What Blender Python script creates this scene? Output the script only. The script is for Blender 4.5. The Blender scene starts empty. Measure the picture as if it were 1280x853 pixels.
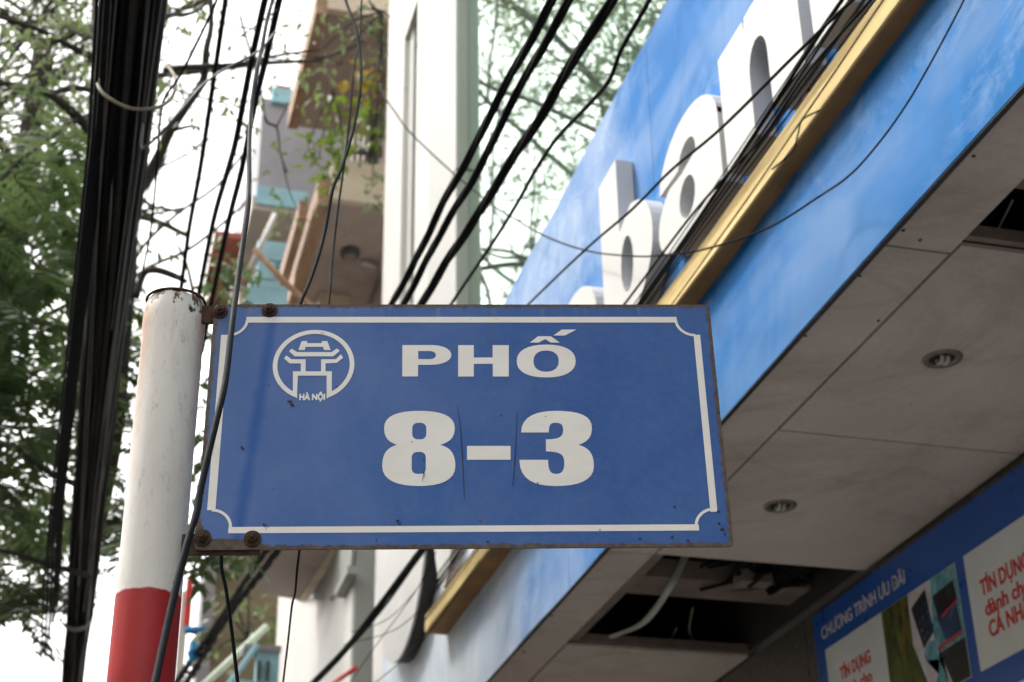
import bpy, bmesh, math, random
import numpy as np
from mathutils import Vector, Matrix, Euler

random.seed(7); rng = np.random.default_rng(7)
S = bpy.context.scene
COL = S.collection

# ------------------------------------------------------------------ camera
F_PX = 35 / 22.3 * 1280
R = np.array([[0.9659040209967846, -0.10668489084370224, -0.23589776660220846],
              [-0.25842198101702896, -0.45265038540872216, -0.8534200069816558],
              [-0.01573219468087689, 0.885282984505521, -0.4647865482084441]])
CAM = np.array([0, 0, 1.6])
cd = bpy.data.cameras.new('camera'); co = bpy.data.objects.new('camera', cd); COL.objects.link(co)
cd.lens = 35; cd.sensor_width = 22.3; cd.clip_start = 0.05; cd.clip_end = 2000
M = Matrix([list(R[0]) + [0], list(R[1]) + [0], list(R[2]) + [1.6], [0, 0, 0, 1]]); M[0][3] = 0
co.matrix_world = M
cd.dof.use_dof = True; cd.dof.focus_distance = 2.35; cd.dof.aperture_fstop = 4.5; cd.dof.aperture_blades = 7
S.camera = co

# ------------------------------------------------------------------ light
SUN_D = Vector((0.47, -0.33, -0.82)).normalized()           # direction the light travels
w = bpy.data.worlds.new('World'); S.world = w; w.use_nodes = True
nt = w.node_tree; nt.nodes.clear()
sky = nt.nodes.new('ShaderNodeTexSky'); sky.sky_type = 'NISHITA'; sky.sun_disc = False
sky.sun_elevation = math.asin(-SUN_D.z)
sky.sun_rotation = math.atan2(-SUN_D.x, -SUN_D.y)
sky.air_density = 1.0; sky.dust_density = 3.5; sky.ozone_density = 1.0
hs = nt.nodes.new('ShaderNodeHueSaturation'); hs.inputs['Saturation'].default_value = 0.10
bg = nt.nodes.new('ShaderNodeBackground'); bg.inputs[1].default_value = 0.15
wo = nt.nodes.new('ShaderNodeOutputWorld')
wm = nt.nodes.new('ShaderNodeMix'); wm.data_type = 'RGBA'; wm.blend_type = 'MULTIPLY'; wm.inputs[0].default_value = 1
wm.inputs[7].default_value = (1.02, 1.0, .96, 1)                     # warm haze
nt.links.new(sky.outputs[0], hs.inputs['Color']); nt.links.new(hs.outputs[0], wm.inputs[6]); nt.links.new(wm.outputs[2], bg.inputs[0]); nt.links.new(bg.outputs[0], wo.inputs[0])
sl = bpy.data.lights.new('sun', 'SUN'); sl.energy = 0.8; sl.angle = math.radians(6); sl.color = (1, 0.95, 0.87)
so = bpy.data.objects.new('sun', sl); COL.objects.link(so); so.location = (-20, 15, 40)
so.rotation_euler = SUN_D.to_track_quat('-Z', 'Y').to_euler()
S.view_settings.view_transform = 'Standard'; S.view_settings.look = 'None'
S.view_settings.exposure = 1.84; S.view_settings.gamma = 1

# ------------------------------------------------------------------ helpers
def ray(px, py):
    v = np.array([px - 640, -(py - 426.5), -F_PX]); return R @ (v / np.linalg.norm(v))
def at(px, py, ax, val):
    """point where the sight line through a photo pixel meets the plane axis=val"""
    d = ray(px, py); return CAM + d * ((val - CAM[ax]) / d[ax])
def far(px, py, y): return at(px, py, 1, y)

def tagit(o, label, cat, group=None):
    o['label'] = label; o['category'] = cat
    if group: o['group'] = group
    return o
def thing(name, label, cat, loc=(0, 0, 0), group=None):
    o = bpy.data.objects.new(name, None); COL.objects.link(o); o.location = Vector([float(c) for c in loc]); o.empty_display_size = .1
    return tagit(o, label, cat, group)
def origin(o):
    v = Vector((0, 0, 0))
    while o is not None: v += o.location; o = o.parent
    return v
def obj(name, verts, faces, mt, parent=None, smooth=False, label=None, kind=None):
    """one mesh object from world-space verts (moved into its parent's frame)"""
    me = bpy.data.meshes.new(name)
    off = origin(parent)
    V = np.asarray(verts, float).reshape(-1, 3) - np.array(off)
    me.from_pydata(V.tolist(), [], [list(map(int, f)) for f in faces]); me.update()
    bm = bmesh.new(); bm.from_mesh(me); bmesh.ops.recalc_face_normals(bm, faces=bm.faces); bm.to_mesh(me); bm.free()
    if smooth: me.polygons.foreach_set('use_smooth', [True] * len(me.polygons))
    me.materials.append(mt)
    o = bpy.data.objects.new(name, me); COL.objects.link(o); o.parent = parent
    if label: o['label'] = label
    if kind: o['kind'] = kind
    return o
def big(name, V, Fq, mt, parent=None, kind=None, smooth=False):
    """fast path for many faces of one size (numpy arrays)"""
    me = bpy.data.meshes.new(name)
    V = V - np.array(origin(parent)); n = len(Fq); k = Fq.shape[1]
    me.vertices.add(len(V)); me.vertices.foreach_set('co', V.astype(np.float32).ravel())
    me.loops.add(n * k); me.loops.foreach_set('vertex_index', Fq.astype(np.int32).ravel())
    me.polygons.add(n); me.polygons.foreach_set('loop_start', np.arange(0, n * k, k, dtype=np.int32))
    try: me.polygons.foreach_set('loop_total', np.full(n, k, dtype=np.int32))
    except Exception: pass
    if smooth: me.polygons.foreach_set('use_smooth', np.ones(n, dtype=bool))
    me.update(calc_edges=True); me.validate()
    me.materials.append(mt)
    o = bpy.data.objects.new(name, me); COL.objects.link(o); o.parent = parent
    if kind: o['kind'] = kind
    return o
def box(x0, x1, y0, y1, z0, z1):
    v = [(x, y, z) for x in (x0, x1) for y in (y0, y1) for z in (z0, z1)]
    f = [(0, 1, 3, 2), (4, 6, 7, 5), (0, 4, 5, 1), (2, 3, 7, 6), (0, 2, 6, 4), (1, 5, 7, 3)]
    return v, f
def join(*vf):
    V, Fs, n = [], [], 0
    for v, f in vf:
        V += [tuple(p) for p in v]; Fs += [tuple(i + n for i in q) for q in f]; n += len(v)
    return V, Fs
def prism(poly, dvec):
    n = len(poly); P = [np.array(p, float) for p in poly]; d = np.array(dvec, float)
    V = P + [p + d for p in P]
    Fs = [tuple(range(n)), tuple(range(2 * n - 1, n - 1, -1))] + [(i, (i + 1) % n, n + (i + 1) % n, n + i) for i in range(n)]
    return V, Fs
def smoothpath(P, sub=6):
    P = np.asarray(P, float)
    if len(P) < 3: return np.array([P[0] + (P[-1] - P[0]) * t for t in np.linspace(0, 1, sub + 1)])
    Q = np.vstack([2 * P[0] - P[1], P, 2 * P[-1] - P[-2]]); out = []
    for i in range(1, len(Q) - 2):
        for t in np.linspace(0, 1, sub, endpoint=False):
            a, b, c, d = Q[i - 1:i + 3]
            out.append(.5 * (2 * b + (c - a) * t + (2 * a - 5 * b + 4 * c - d) * t * t + (3 * b - a - 3 * c + d) * t ** 3))
    return np.array(out + [P[-1]])
def tube(P, r, n=7, cap=True):
    P = np.asarray(P, float); m = len(P); rr = np.broadcast_to(np.asarray(r, float), (m,)) if np.ndim(r) == 0 or len(np.atleast_1d(r)) == m else np.interp(np.linspace(0, 1, m), np.linspace(0, 1, len(r)), r)
    T = np.gradient(P, axis=0); T /= np.linalg.norm(T, axis=1)[:, None] + 1e-9
    a = np.array([0, 0, 1.0]) if abs(T[0][2]) < .9 else np.array([1.0, 0, 0])
    N = np.cross(T[0], a); N /= np.linalg.norm(N); V = []
    ang = np.arange(n) * 2 * math.pi / n
    for i in range(m):
        N = N - T[i] * (N @ T[i]); N /= np.linalg.norm(N) + 1e-9; B = np.cross(T[i], N)
        V += [P[i] + rr[i] * (math.cos(t) * N + math.sin(t) * B) for t in ang]
    Fs = [(i * n + j, i * n + (j + 1) % n, (i + 1) * n + (j + 1) % n, (i + 1) * n + j) for i in range(m - 1) for j in range(n)]
    if cap: Fs += [tuple(range(n)), tuple(range((m - 1) * n, m * n))]
    return V, Fs
def frame_to(local, o, ax, ay, an):
    o, ax, ay, an = (np.array(q, float) for q in (o, ax, ay, an))
    return [o + ax * p[0] + ay * p[1] + an * p[2] for p in local]
def flat2d(polys, depth):
    """filled 2-D outlines (holes by overlap) thickened to depth; local verts/faces, front at z=depth"""
    cu = bpy.data.curves.new('outline', 'CURVE'); cu.dimensions = '2D'; cu.fill_mode = 'BOTH'; cu.extrude = depth / 2
    for pl in polys:
        sp = cu.splines.new('POLY'); sp.points.add(len(pl) - 1); sp.use_cyclic_u = True
        for i, p in enumerate(pl): sp.points[i].co = (p[0], p[1], 0, 1)
    o = bpy.data.objects.new('outline', cu); me = bpy.data.meshes.new_from_object(o)
    V = [(v.co.x, v.co.y, v.co.z + depth / 2) for v in me.vertices]; Fs = [tuple(p.vertices) for p in me.polygons]
    bpy.data.objects.remove(o); bpy.data.curves.remove(cu); bpy.data.meshes.remove(me)
    return V, Fs
def text2d(body, width, height, bold=0.0, depth=.001):
    """lettering from Blender's own font, fitted so that its first capital is `height` tall and the line `width` wide"""
    cu = bpy.data.curves.new('text', 'FONT'); cu.body = body; cu.size = 1; cu.offset = bold; cu.extrude = .01; cu.resolution_u = 4
    o = bpy.data.objects.new('text', cu); me = bpy.data.meshes.new_from_object(o)
    V = np.array([v.co[:] for v in me.vertices]); Fs = [tuple(p.vertices) for p in me.polygons]
    bpy.data.objects.remove(o); bpy.data.curves.remove(cu); bpy.data.meshes.remove(me)
    x0, x1 = V[:, 0].min(), V[:, 0].max()
    V[:, 0] = (V[:, 0] - x0) * (width / (x1 - x0)); V[:, 1] *= height / .73; V[:, 2] = (V[:, 2] + .01) / .02 * depth
    return V.tolist(), Fs
def arc(cx, cy, rx, ry, a0, a1, n=14):
    return [(cx + rx * math.cos(math.radians(a)), cy + ry * math.sin(math.radians(a))) for a in np.linspace(a0, a1, n)]
def rrect(x0, x1, y0, y1, r, n=5, ry=None):
    ry = ry or r
    return arc(x1 - r, y1 - ry, r, ry, 0, 90, n) + arc(x0 + r, y1 - ry, r, ry, 90, 180, n) + arc(x0 + r, y0 + ry, r, ry, 180, 270, n) + arc(x1 - r, y0 + ry, r, ry, 270, 360, n)

# ------------------------------------------------------------------ materials
def srgb(r, g, b):
    return tuple(((c / 255) / 12.92 if c / 255 <= .04045 else ((c / 255 + .055) / 1.055) ** 2.4) for c in (r, g, b)) + (1,)
class NT:
    def __init__(s, name):
        s.m = bpy.data.materials.new(name); s.m.use_nodes = True; s.t = s.m.node_tree
        s.b = s.t.nodes['Principled BSDF']; s.o = s.t.nodes['Material Output']; s.L = s.t.links.new
        s.tc = s.t.nodes.new('ShaderNodeTexCoord')
    def n(s, ty, **k):
        x = s.t.nodes.new(ty)
        for a, b in k.items(): setattr(x, a, b)
        return x
    def mapped(s, scale=(1, 1, 1), src='Object', rot=(0, 0, 0)):
        mp = s.n('ShaderNodeMapping'); mp.inputs['Scale'].default_value = scale; mp.inputs['Rotation'].default_value = rot
        s.L(s.tc.outputs[src], mp.inputs[0]); return mp.outputs[0]
    def noise(s, scale, detail=5, rough=.55, vec=None, lo=.35, hi=.65, dist=0):
        x = s.n('ShaderNodeTexNoise'); x.inputs['Scale'].default_value = scale; x.inputs['Detail'].default_value = detail
        x.inputs['Roughness'].default_value = rough; x.inputs['Distortion'].default_value = dist
        s.L(vec if vec is not None else s.tc.outputs['Object'], x.inputs['Vector'])
        r = s.n('ShaderNodeMapRange'); r.inputs['From Min'].default_value = lo; r.inputs['From Max'].default_value = hi
        s.L(x.outputs['Fac'], r.inputs['Value']); return r.outputs[0]
    def mix(s, fac, a, b):
        x = s.n('ShaderNodeMix', data_type='RGBA')
        for sock, v in ((x.inputs['Factor'], fac), (x.inputs['A'], a), (x.inputs['B'], b)):
            pass
        ins = [i for i in x.inputs if i.type == 'RGBA']
        if isinstance(fac, (int, float)): x.inputs[0].default_value = fac
        else: s.L(fac, x.inputs[0])
        for i, v in zip(ins, (a, b)):
            if isinstance(v, tuple): i.default_value = v
            else: s.L(v, i)
        return [q for q in x.outputs if q.type == 'RGBA'][0]
    def math(s, op, a, b=0.0, c=None):
        x = s.n('ShaderNodeMath', operation=op)
        for i, v in enumerate((a, b) if c is None else (a, b, c)):
            if isinstance(v, (int, float)): x.inputs[i].default_value = v
            else: s.L(v, x.inputs[i])
        return x.outputs[0]
    def mr(s, v, a, b, c=0., d=1.):
        r = s.n('ShaderNodeMapRange'); s.L(v, r.inputs['Value'])
        for k, q in zip(('From Min', 'From Max', 'To Min', 'To Max'), (a, b, c, d)): r.inputs[k].default_value = q
        return r.outputs[0]
    def xyz(s, src='Object'):
        x = s.n('ShaderNodeSeparateXYZ'); s.L(s.tc.outputs[src], x.inputs[0]); return x.outputs
    def color(s, c):
        if isinstance(c, tuple): s.b.inputs['Base Color'].default_value = c
        else: s.L(c, s.b.inputs['Base Color'])
    def bump(s, h, strength=.3, dist=.01):
        x = s.n('ShaderNodeBump'); x.inputs['Strength'].default_value = strength; x.inputs['Distance'].default_value = dist
        s.L(h, x.inputs['Height']); s.L(x.outputs[0], s.b.inputs['Normal'])
    def rough(s, v):
        if isinstance(v, (int, float)): s.b.inputs['Roughness'].default_value = v
        else: s.L(v, s.b.inputs['Roughness'])

def plain(name, c, rough=.7, var=.25, scale=6., bump=.15, bscale=60., metal=0., spec=.4, dirt=None, dirtamt=.5, src='Object', stretch=(1, 1, 1)):
    """base colour broken up by two noises, with fine relief"""
    k = NT(name); c = tuple(c) + ((1,) if len(c) == 3 else ())
    dk = tuple(x * (1 - var) for x in c[:3]) + (1,); lt = tuple(min(1, x * (1 + var * .6)) for x in c[:3]) + (1,)
    v = k.mapped(stretch, src)
    base = k.mix(k.noise(scale, 6, .6, v), dk, lt)
    if dirt: base = k.mix(k.math('MULTIPLY', k.noise(scale * .6, 8, .7, v, .5, .75, .5), dirtamt), base, tuple(dirt) + (1,))
    k.color(base); k.rough(k.mr(k.noise(scale * 2, 3), 0, 1, max(.05, rough - .08), min(1, rough + .08)))
    k.b.inputs['Metallic'].default_value = metal; k.b.inputs['Specular IOR Level'].default_value = spec
    if bump: k.bump(k.noise(bscale, 4, .6, v, .2, .8), bump, .004)
    return k.m

MT = {}
MT['black_cable'] = plain('black cable rubber', (.010, .010, .011), .8, .3, 3, .1, 80, spec=.06)
MT['grey_cable'] = plain('weathered cable rubber', (.022, .023, .028), .6, .35, 5, .1, 90, spec=.04)
MT['dusty_cable'] = plain('dusty cable sheath', (.035, .031, .028), .75, .4, 3, .1, 80, spec=.1)
MT['steel_grey'] = plain('pale cable sheath', (.11, .105, .10), .5, .3, 5, .05)
MT['strap'] = plain('weathered strap', (.23, .19, .15), .7, .3, 20)
MT['rust'] = plain('rusty steel', (.055, .030, .020), .85, .5, 60, .6, 220, dirt=(.13, .05, .02), dirtamt=.6)
MT['white_letter'] = plain('white painted letter', (.53, .525, .515), .55, .05, 4, .04, dirt=(.55, .52, .48), dirtamt=.25)
MT['letter_grey'] = plain('dark letter return', (.03, .03, .032), .6, .2, 4)
MT['yellow'] = plain('yellow painted metal', (.76, .59, .29), .85, .10, 3, .15, 40, spec=.1, dirt=(.42, .28, .11), dirtamt=.35)
MT['rail_brown'] = plain('brown rail board', (.26, .14, .05), .8, .3, 5, .1)
def soffit_mat():
    k = NT('dirty white soffit board'); v = k.tc.outputs['Object']
    c = k.mix(k.noise(1.5, 6, .6, v), (.51, .455, .415, 1), (.62, .56, .515, 1))
    c = k.mix(k.math('MULTIPLY', k.noise(.9, 9, .72, v, .5, .72, .8), .55), c, (.16, .125, .105, 1))          # grey dirt
    ring = k.math('ABSOLUTE', k.math('SUBTRACT', k.noise(1.1, 3, .5, v, .2, .8, .6), .52))
    c = k.mix(k.math('MULTIPLY', k.mr(ring, .03, .0), .15), c, (.17, .11, .07, 1))                           # tide marks
    c = k.mix(k.math('MULTIPLY', k.noise(14, 8, .8, v, .64, .74), .6), c, (.13, .09, .07, 1))                # specks
    c = k.mix(k.math('MULTIPLY', k.noise(60, 4, .7, v, .4, .7), .15), c, (.2, .17, .15, 1))
    k.color(c); k.rough(.92); k.b.inputs['Specular IOR Level'].default_value = .1
    k.bump(k.math('ADD', k.noise(1.3, 3, .5, v, .2, .8), k.math('MULTIPLY', k.noise(45, 4, .6, v, .2, .8), .06)), .5, .012)
    return k.m
MT['soffit'] = soffit_mat()
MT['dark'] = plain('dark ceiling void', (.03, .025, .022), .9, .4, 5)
MT['void_timber'] = plain('dusty void timber', (.20, .16, .14), .9, .3, 6)
MT['pale_strip'] = plain('pale metal strip', (.42, .44, .40), .5, .15, 9)
MT['lamp_ring'] = plain('dull lamp ring', (.22, .19, .16), .4, .2, 40, metal=.5)
MT['bulb'] = plain('frosted bulb glass', (.5, .48, .43), .25, .1, 10)
MT['poster_blue'] = plain('poster blue', (.02, .10, .42), .35, .08, 3, 0)
MT['poster_white'] = plain('poster pale', (.66, .71, .75), .4, .10, 3, 0)
MT['poster_text'] = plain('poster white text', (.62, .64, .70), .4, .03, 3, 0)
MT['poster_red'] = plain('poster red text', (.58, .03, .03), .4, .05, 3, 0)
MT['poster_dark'] = plain('poster print black', (.012, .014, .02), .4, .6, 30, 0, dirt=(.2, .2, .25), dirtamt=.2)
MT['poster_teal'] = plain('poster print teal', (.12, .36, .46), .4, .5, 25, 0, dirt=(.7, .8, .85), dirtamt=.5)
MT['poster_shirt'] = plain('poster print shirt', (.60, .58, .66), .4, .25, 12, 0, dirt=(.3, .3, .4), dirtamt=.4)
MT['poster_navy'] = plain('poster print navy', (.02, .05, .14), .4, .6, 14, 0, dirt=(.2, .42, .6), dirtamt=.7)
MT['clad_shade'] = plain('shade grey cladding', (.45, .445, .43), .6, .05, 1.5, .06, 30)
MT['white_wall'] = plain('white cladding', (.56, .548, .52), .6, .04, 1.5, .06, 30, dirt=(.6, .57, .52), dirtamt=.35)
MT['shade_grey'] = plain('shade grey green', (.34, .355, .335), .8, .08, 2, .1, 30)  # tone of white wall faces in shade, put into the colour
MT['joint'] = plain('dark joint', (.07, .07, .07), .8, .2)
MT['win_glass'] = plain('dark window glass', (.02, .03, .03), .08, .2, 2, 0, spec=.9)
MT['frame_grey'] = plain('grey window frame', (.45, .45, .43), .5, .06, 3, 0)
MT['cream'] = plain('cream render', (.58, .49, .38), .85, .14, 2.2, .2, 25, dirt=(.28, .22, .16), dirtamt=.5)
MT['balcony_under'] = plain('stained balcony soffit', (.36, .30, .27), .9, .16, 1.4, .15, 20, dirt=(.12, .08, .07), dirtamt=.5)
MT['orange_wood'] = plain('orange brown timber', (.33, .205, .13), .7, .35, 3, .2, 20, dirt=(.13, .06, .04), dirtamt=.5, stretch=(3, .4, 3))
MT['brown_wall'] = plain('purple brown render', (.22, .17, .155), .9, .25, 1.5, .2, 15, dirt=(.2, .16, .12), dirtamt=.5)
MT['blue_paint'] = plain('pale blue paint', (.28, .50, .57), .7, .15, 3, .15, 25, dirt=(.45, .5, .48), dirtamt=.35)
MT['blue_grey'] = plain('weathered grey wall', (.30, .29, .315), .9, .15, .8, .15, 15, dirt=(.19, .17, .17), dirtamt=.5)
MT['beige'] = plain('beige render', (.47, .40, .35), .9, .12, 1, .12, 20, dirt=(.3, .24, .2), dirtamt=.4)
MT['red_tile'] = plain('red clay', (.36, .12, .08), .8, .3, 8, .2)
MT['red_paint'] = plain('red paint', (.55, .03, .025), .5, .15, 8)
MT['pale_green'] = plain('pale green pipe', (.47, .56, .46), .6, .15, 6)
MT['blue_plastic'] = plain('blue plastic', (.02, .22, .45), .4, .3, 20)
MT['olive_wall'] = plain('mossy old wall', (.26, .22, .15), .95, .35, 1.3, .3, 10, dirt=(.12, .14, .05), dirtamt=.7)
MT['bark'] = plain('dark bark', (.035, .027, .022), .95, .4, 9, .6, 30, stretch=(1, 1, .4))
MT['asphalt'] = plain('asphalt', (.055, .055, .055), .9, .25, 20, .3, 300)
MT['pave'] = plain('pavement stone', (.13, .12, .11), .9, .2, 4, .2, 80)
MT['kerb'] = plain('kerb stone', (.32, .31, .29), .9, .2, 4, .2, 80)
MT['concrete'] = plain('raw concrete', (.30, .285, .27), .9, .2, 2, .2, 30)

def leaf_mat(name, a, b, gloss=.42, trans=.35):
    k = NT(name)
    oi = k.n('ShaderNodeNewGeometry')
    col = k.mix(oi.outputs['Random Per Island'], a + (1,), b + (1,))
    col2 = k.mix(k.noise(1.2, 3, .5, None, .4, .65), col, k.mix(.5, col, tuple(x * .55 for x in a) + (1,)))
    k.color(col2); k.rough(gloss)
    tr = k.n('ShaderNodeBsdfTranslucent'); hue = k.mix(.6, col2, tuple(min(1, x * 1.6) for x in b) + (1,)); k.L(hue, tr.inputs[0])
    ms = k.n('ShaderNodeMixShader'); ms.inputs[0].default_value = trans
    k.L(k.b.outputs[0], ms.inputs[1]); k.L(tr.outputs[0], ms.inputs[2]); k.L(ms.outputs[0], k.o.inputs[0])
    return k.m
MT['leaf_dark'] = leaf_mat('dark leaf', (.038, .070, .024), (.095, .135, .05), .3, .35)
MT['leaf_mid'] = leaf_mat('mid leaf', (.055, .085, .035), (.12, .15, .065), .42, .45)
MT['leaf_vine'] = leaf_mat('vine leaf', (.055, .11, .015), (.12, .17, .02), .45, .45)
MT['leaf_yellow'] = leaf_mat('yellowing leaf', (.12, .12, .02), (.22, .15, .025), .5, .45)

def fascia_mat():
    k = NT('printed sky banner')
    # printed sky: blue with long pale cloud streaks, far end paled by print and painted-in sun glare
    v = k.mapped((1, .55, .9)); x = k.xyz()
    vs = k.mapped((1, .32, 1.5), rot=(.28, 0, 0))                       # long soft streaks rising along the street
    streak = k.noise(1.5, 5, .5, vs, .50, .68, .3)
    small = k.math('MULTIPLY', k.noise(4.5, 9, .72, v, .46, .66, .5), k.noise(.8, 2, .5, v, .38, .56))
    puff = k.noise(1.9, 5, .5, v, .56, .68)
    pale = k.mr(k.math('ADD', x[1], k.math('MULTIPLY', k.noise(.8, 4), 1.6)), 2.9, 5.2)
    m = k.math('MAXIMUM', k.math('MAXIMUM', k.math('MULTIPLY', streak, .55), k.math('MULTIPLY', small, .8)), k.math('MULTIPLY', puff, .5))
    blue = k.mix(k.noise(.5, 3, .5, v, .3, .7), (.003, .105, .35, 1), (.008, .155, .44, 1))
    c = k.mix(k.math('MULTIPLY', m, .75), blue, (.30, .40, .56, 1))
    c = k.mix(k.math('MULTIPLY', pale, k.mr(k.noise(1.3, 8, .65, v, .38, .6, .5), 0, 1, .6, .95)), c, (.66, .71, .77, 1))
    c = k.mix(k.math('MULTIPLY', k.noise(9, 6, .7, k.mapped((1, 2.5, .5)), .58, .8), .18), c, (.22, .24, .28, 1))
    k.color(c); k.rough(.6); k.b.inputs['Specular IOR Level'].default_value = .08
    wr = k.n('ShaderNodeTexNoise'); wr.inputs['Scale'].default_value = 1.6; wr.inputs['Detail'].default_value = 2; wr.inputs['Distortion'].default_value = 1.2
    k.L(k.mapped((1, 1.8, .5), rot=(.35, 0, 0)), wr.inputs['Vector'])
    k.bump(wr.outputs['Fac'], .3, .08)
    return k.m
MT['fascia'] = fascia_mat()

def granite():
    k = NT('speckled granite')
    c = k.mix(k.noise(42, 5, .8, None, .42, .6), (.035, .032, .03, 1), (.15, .135, .12, 1))
    c = k.mix(k.noise(75, 4, .8, None, .56, .66), c, (.02, .02, .02, 1)); c = k.mix(k.noise(3, 4), c, k.mix(.5, c, (.10, .09, .085, 1)))
    k.color(c); k.rough(.4); return k.m
MT['granite'] = granite()

def curtain():
    k = NT('coated curtain glass')
    k.color((.37, .51, .42, 1)); k.b.inputs['Metallic'].default_value = .88; k.rough(.015)
    n = k.n('ShaderNodeTexNoise'); n.inputs['Scale'].default_value = .7; n.inputs['Detail'].default_value = 1
    k.L(k.tc.outputs['Object'], n.inputs['Vector']); k.bump(n.outputs['Fac'], .05, .05)
    return k.m
MT['curtain'] = curtain()

SW, SH = .75, .40
def sign_blue():
    k = NT('faded blue sign paint'); x = k.xyz()                 # object space: x along, z up, origin at plate centre
    blue = k.mix(k.noise(3.2, 5, .6, None, .35, .65), (.014, .082, .318, 1), (.030, .114, .365, 1))
    blue = k.mix(k.math('MULTIPLY', k.noise(60, 4, .7, None, .45, .7), .16), blue, (.16, .19, .33, 1))       # chalking
    chalk_sheen = k.mr(k.math('ADD', x[0], k.math('MULTIPLY', k.noise(4, 4), .34)), .30, -.16)
    blue = k.mix(k.math('MULTIPLY', chalk_sheen, .75), blue, (.088, .168, .41, 1))                                  # paler end: fading plus reflected sky put into the colour
    # water run: a leaning darker streak where the chalk was washed off below the bolt
    ln = k.math('ABSOLUTE', k.math('SUBTRACT', k.math('ADD', x[0], .2985), k.math('MULTIPLY', k.math('SUBTRACT', x[2], .03), .085)))
    wv = k.math('ADD', ln, k.math('MULTIPLY', k.noise(14, 3), .006))
    blue = k.mix(k.math('MULTIPLY', k.mr(wv, .015, .004), .9), blue, (.010, .088, .35, 1))
    st = k.noise(38, 4, .6, k.mapped((1, 1, .05)), .56, .74)
    blue = k.mix(k.math('MULTIPLY', k.math('MULTIPLY', st, k.mr(x[2], -.1, .2)), .35), blue, (.05, .09, .22, 1))
    # pale runs below the top edge
    tr = k.noise(70, 3, .6, k.mapped((1, 1, .06)), .55, .75)
    blue = k.mix(k.math('MULTIPLY', k.math('MULTIPLY', tr, k.mr(x[2], .165, .195)), .55), blue, (.24, .27, .30, 1))
    # rusted rim and specks
    ex = k.math('SUBTRACT', SW / 2, k.math('ABSOLUTE', x[0])); ez = k.math('SUBTRACT', SH / 2, k.math('ABSOLUTE', x[2]))
    e = k.math('SUBTRACT', k.math('MINIMUM', ex, ez), k.math('MULTIPLY', k.noise(70, 6, .75, None, .3, .75), .0072))
    lowleft = k.math('MULTIPLY', k.math('MULTIPLY', k.mr(x[0], -.27, -.32), k.mr(x[2], -.16, -.185)), .012)
    rim = k.mr(k.math('SUBTRACT', e, lowleft), .0042, .0012)
    rustc = k.mix(k.noise(90, 5, .7), (.045, .030, .024, 1), (.12, .085, .065, 1))
    c = k.mix(rim, blue, rustc)
    wear = k.math('MULTIPLY', k.mr(k.math('ADD', x[0], k.math('MULTIPLY', k.noise(12, 5), .03)), -.335, -.372), k.mr(x[2], -.12, .10))
    c = k.mix(k.math('MULTIPLY', wear, .55), c, (.115, .115, .13, 1))
    sp = k.noise(30, 6, .75, None, 0.66, .70)
    c = k.mix(k.math('MULTIPLY', sp, .8), c, (.03, .03, .035, 1))
    k.color(c); k.rough(k.mr(k.noise(8, 4), 0, 1, .42, .6)); k.b.inputs['Specular IOR Level'].default_value = .35
    k.bump(k.noise(25, 6, .6, None, .2, .8), .12, .003)
    return k.m
MT['sign_blue'] = sign_blue()
def sign_white():
    k = NT('sign white print')
    c = k.mix(k.noise(11, 6, .6, k.mapped((1, 1, 2.5)), .3, .7), (.78, .765, .73, 1), (.86, .845, .81, 1))
    c = k.mix(k.math('MULTIPLY', k.noise(50, 6, .75, None, .66, .75), .7), c, (.16, .15, .15, 1))
    k.color(c); k.rough(.5); return k.m
MT['sign_white'] = sign_white()
def pole_paint():
    k = NT('pole paint'); x = k.xyz()     # object origin at the foot of the pole; z is height
    wht = k.mix(k.noise(9, 6, .65, k.mapped((1, 1, .5)), .3, .7), (.64, .62, .585, 1), (.78, .76, .725, 1))
    wht = k.mix(k.math('MULTIPLY', k.noise(75, 6, .8, k.mapped((1, 1, .35)), .55, .72), .55), wht, (.20, .18, .165, 1))
    red = k.mix(k.noise(7, 5, .6, None, .3, .7), (.30, .012, .014, 1), (.39, .022, .024, 1))
    red = k.mix(k.math('MULTIPLY', k.noise(70, 5, .8, None, .66, .75), .6), red, (.09, .02, .02, 1))
    edge = k.math('ADD', x[2], k.math('MULTIPLY', k.noise(60, 4, .6, None, .2, .8), .004))
    c = k.mix(k.mr(edge, 2.3275, 2.3305), red, wht)
    # rust runs and chips from the open top
    top = k.mr(x[2], 2.47, 2.77); side = k.math('ABSOLUTE', x[0])
    run = k.math('MULTIPLY', k.math('MULTIPLY', k.mr(side, .030, .0440), k.noise(10, 5, .6, k.mapped((1, 1, .12)), .30, .52)), top)
    c = k.mix(k.math('MULTIPLY', run, .95), c, (.38, .17, .07, 1))
    run2 = k.noise(34, 5, .6, k.mapped((1, 1, .14)), .58, .75)
    c = k.mix(k.math('MULTIPLY', k.math('MULTIPLY', run2, k.mr(x[2], 2.63, 2.76)), .5), c, (.34, .19, .10, 1))
    ch = k.math('ADD', k.noise(30, 6, .65, k.mapped((1, 1, .55)), .0, 1.), k.mr(x[2], 2.715, 2.792, -.19, .215))
    c = k.mix(k.mr(ch, .66, .69), c, k.mix(k.noise(60, 4), (.03, .018, .014, 1), (.12, .05, .03, 1)))
    k.color(c); k.rough(.5); k.b.inputs['Specular IOR Level'].default_value = .4
    k.bump(k.math('ADD', k.noise(40, 6, .7, None, .2, .8), k.math('MULTIPLY', k.mr(ch, .64, .70), -1.2)), .25, .002)
    return k.m
MT['pole'] = pole_paint()

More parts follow.
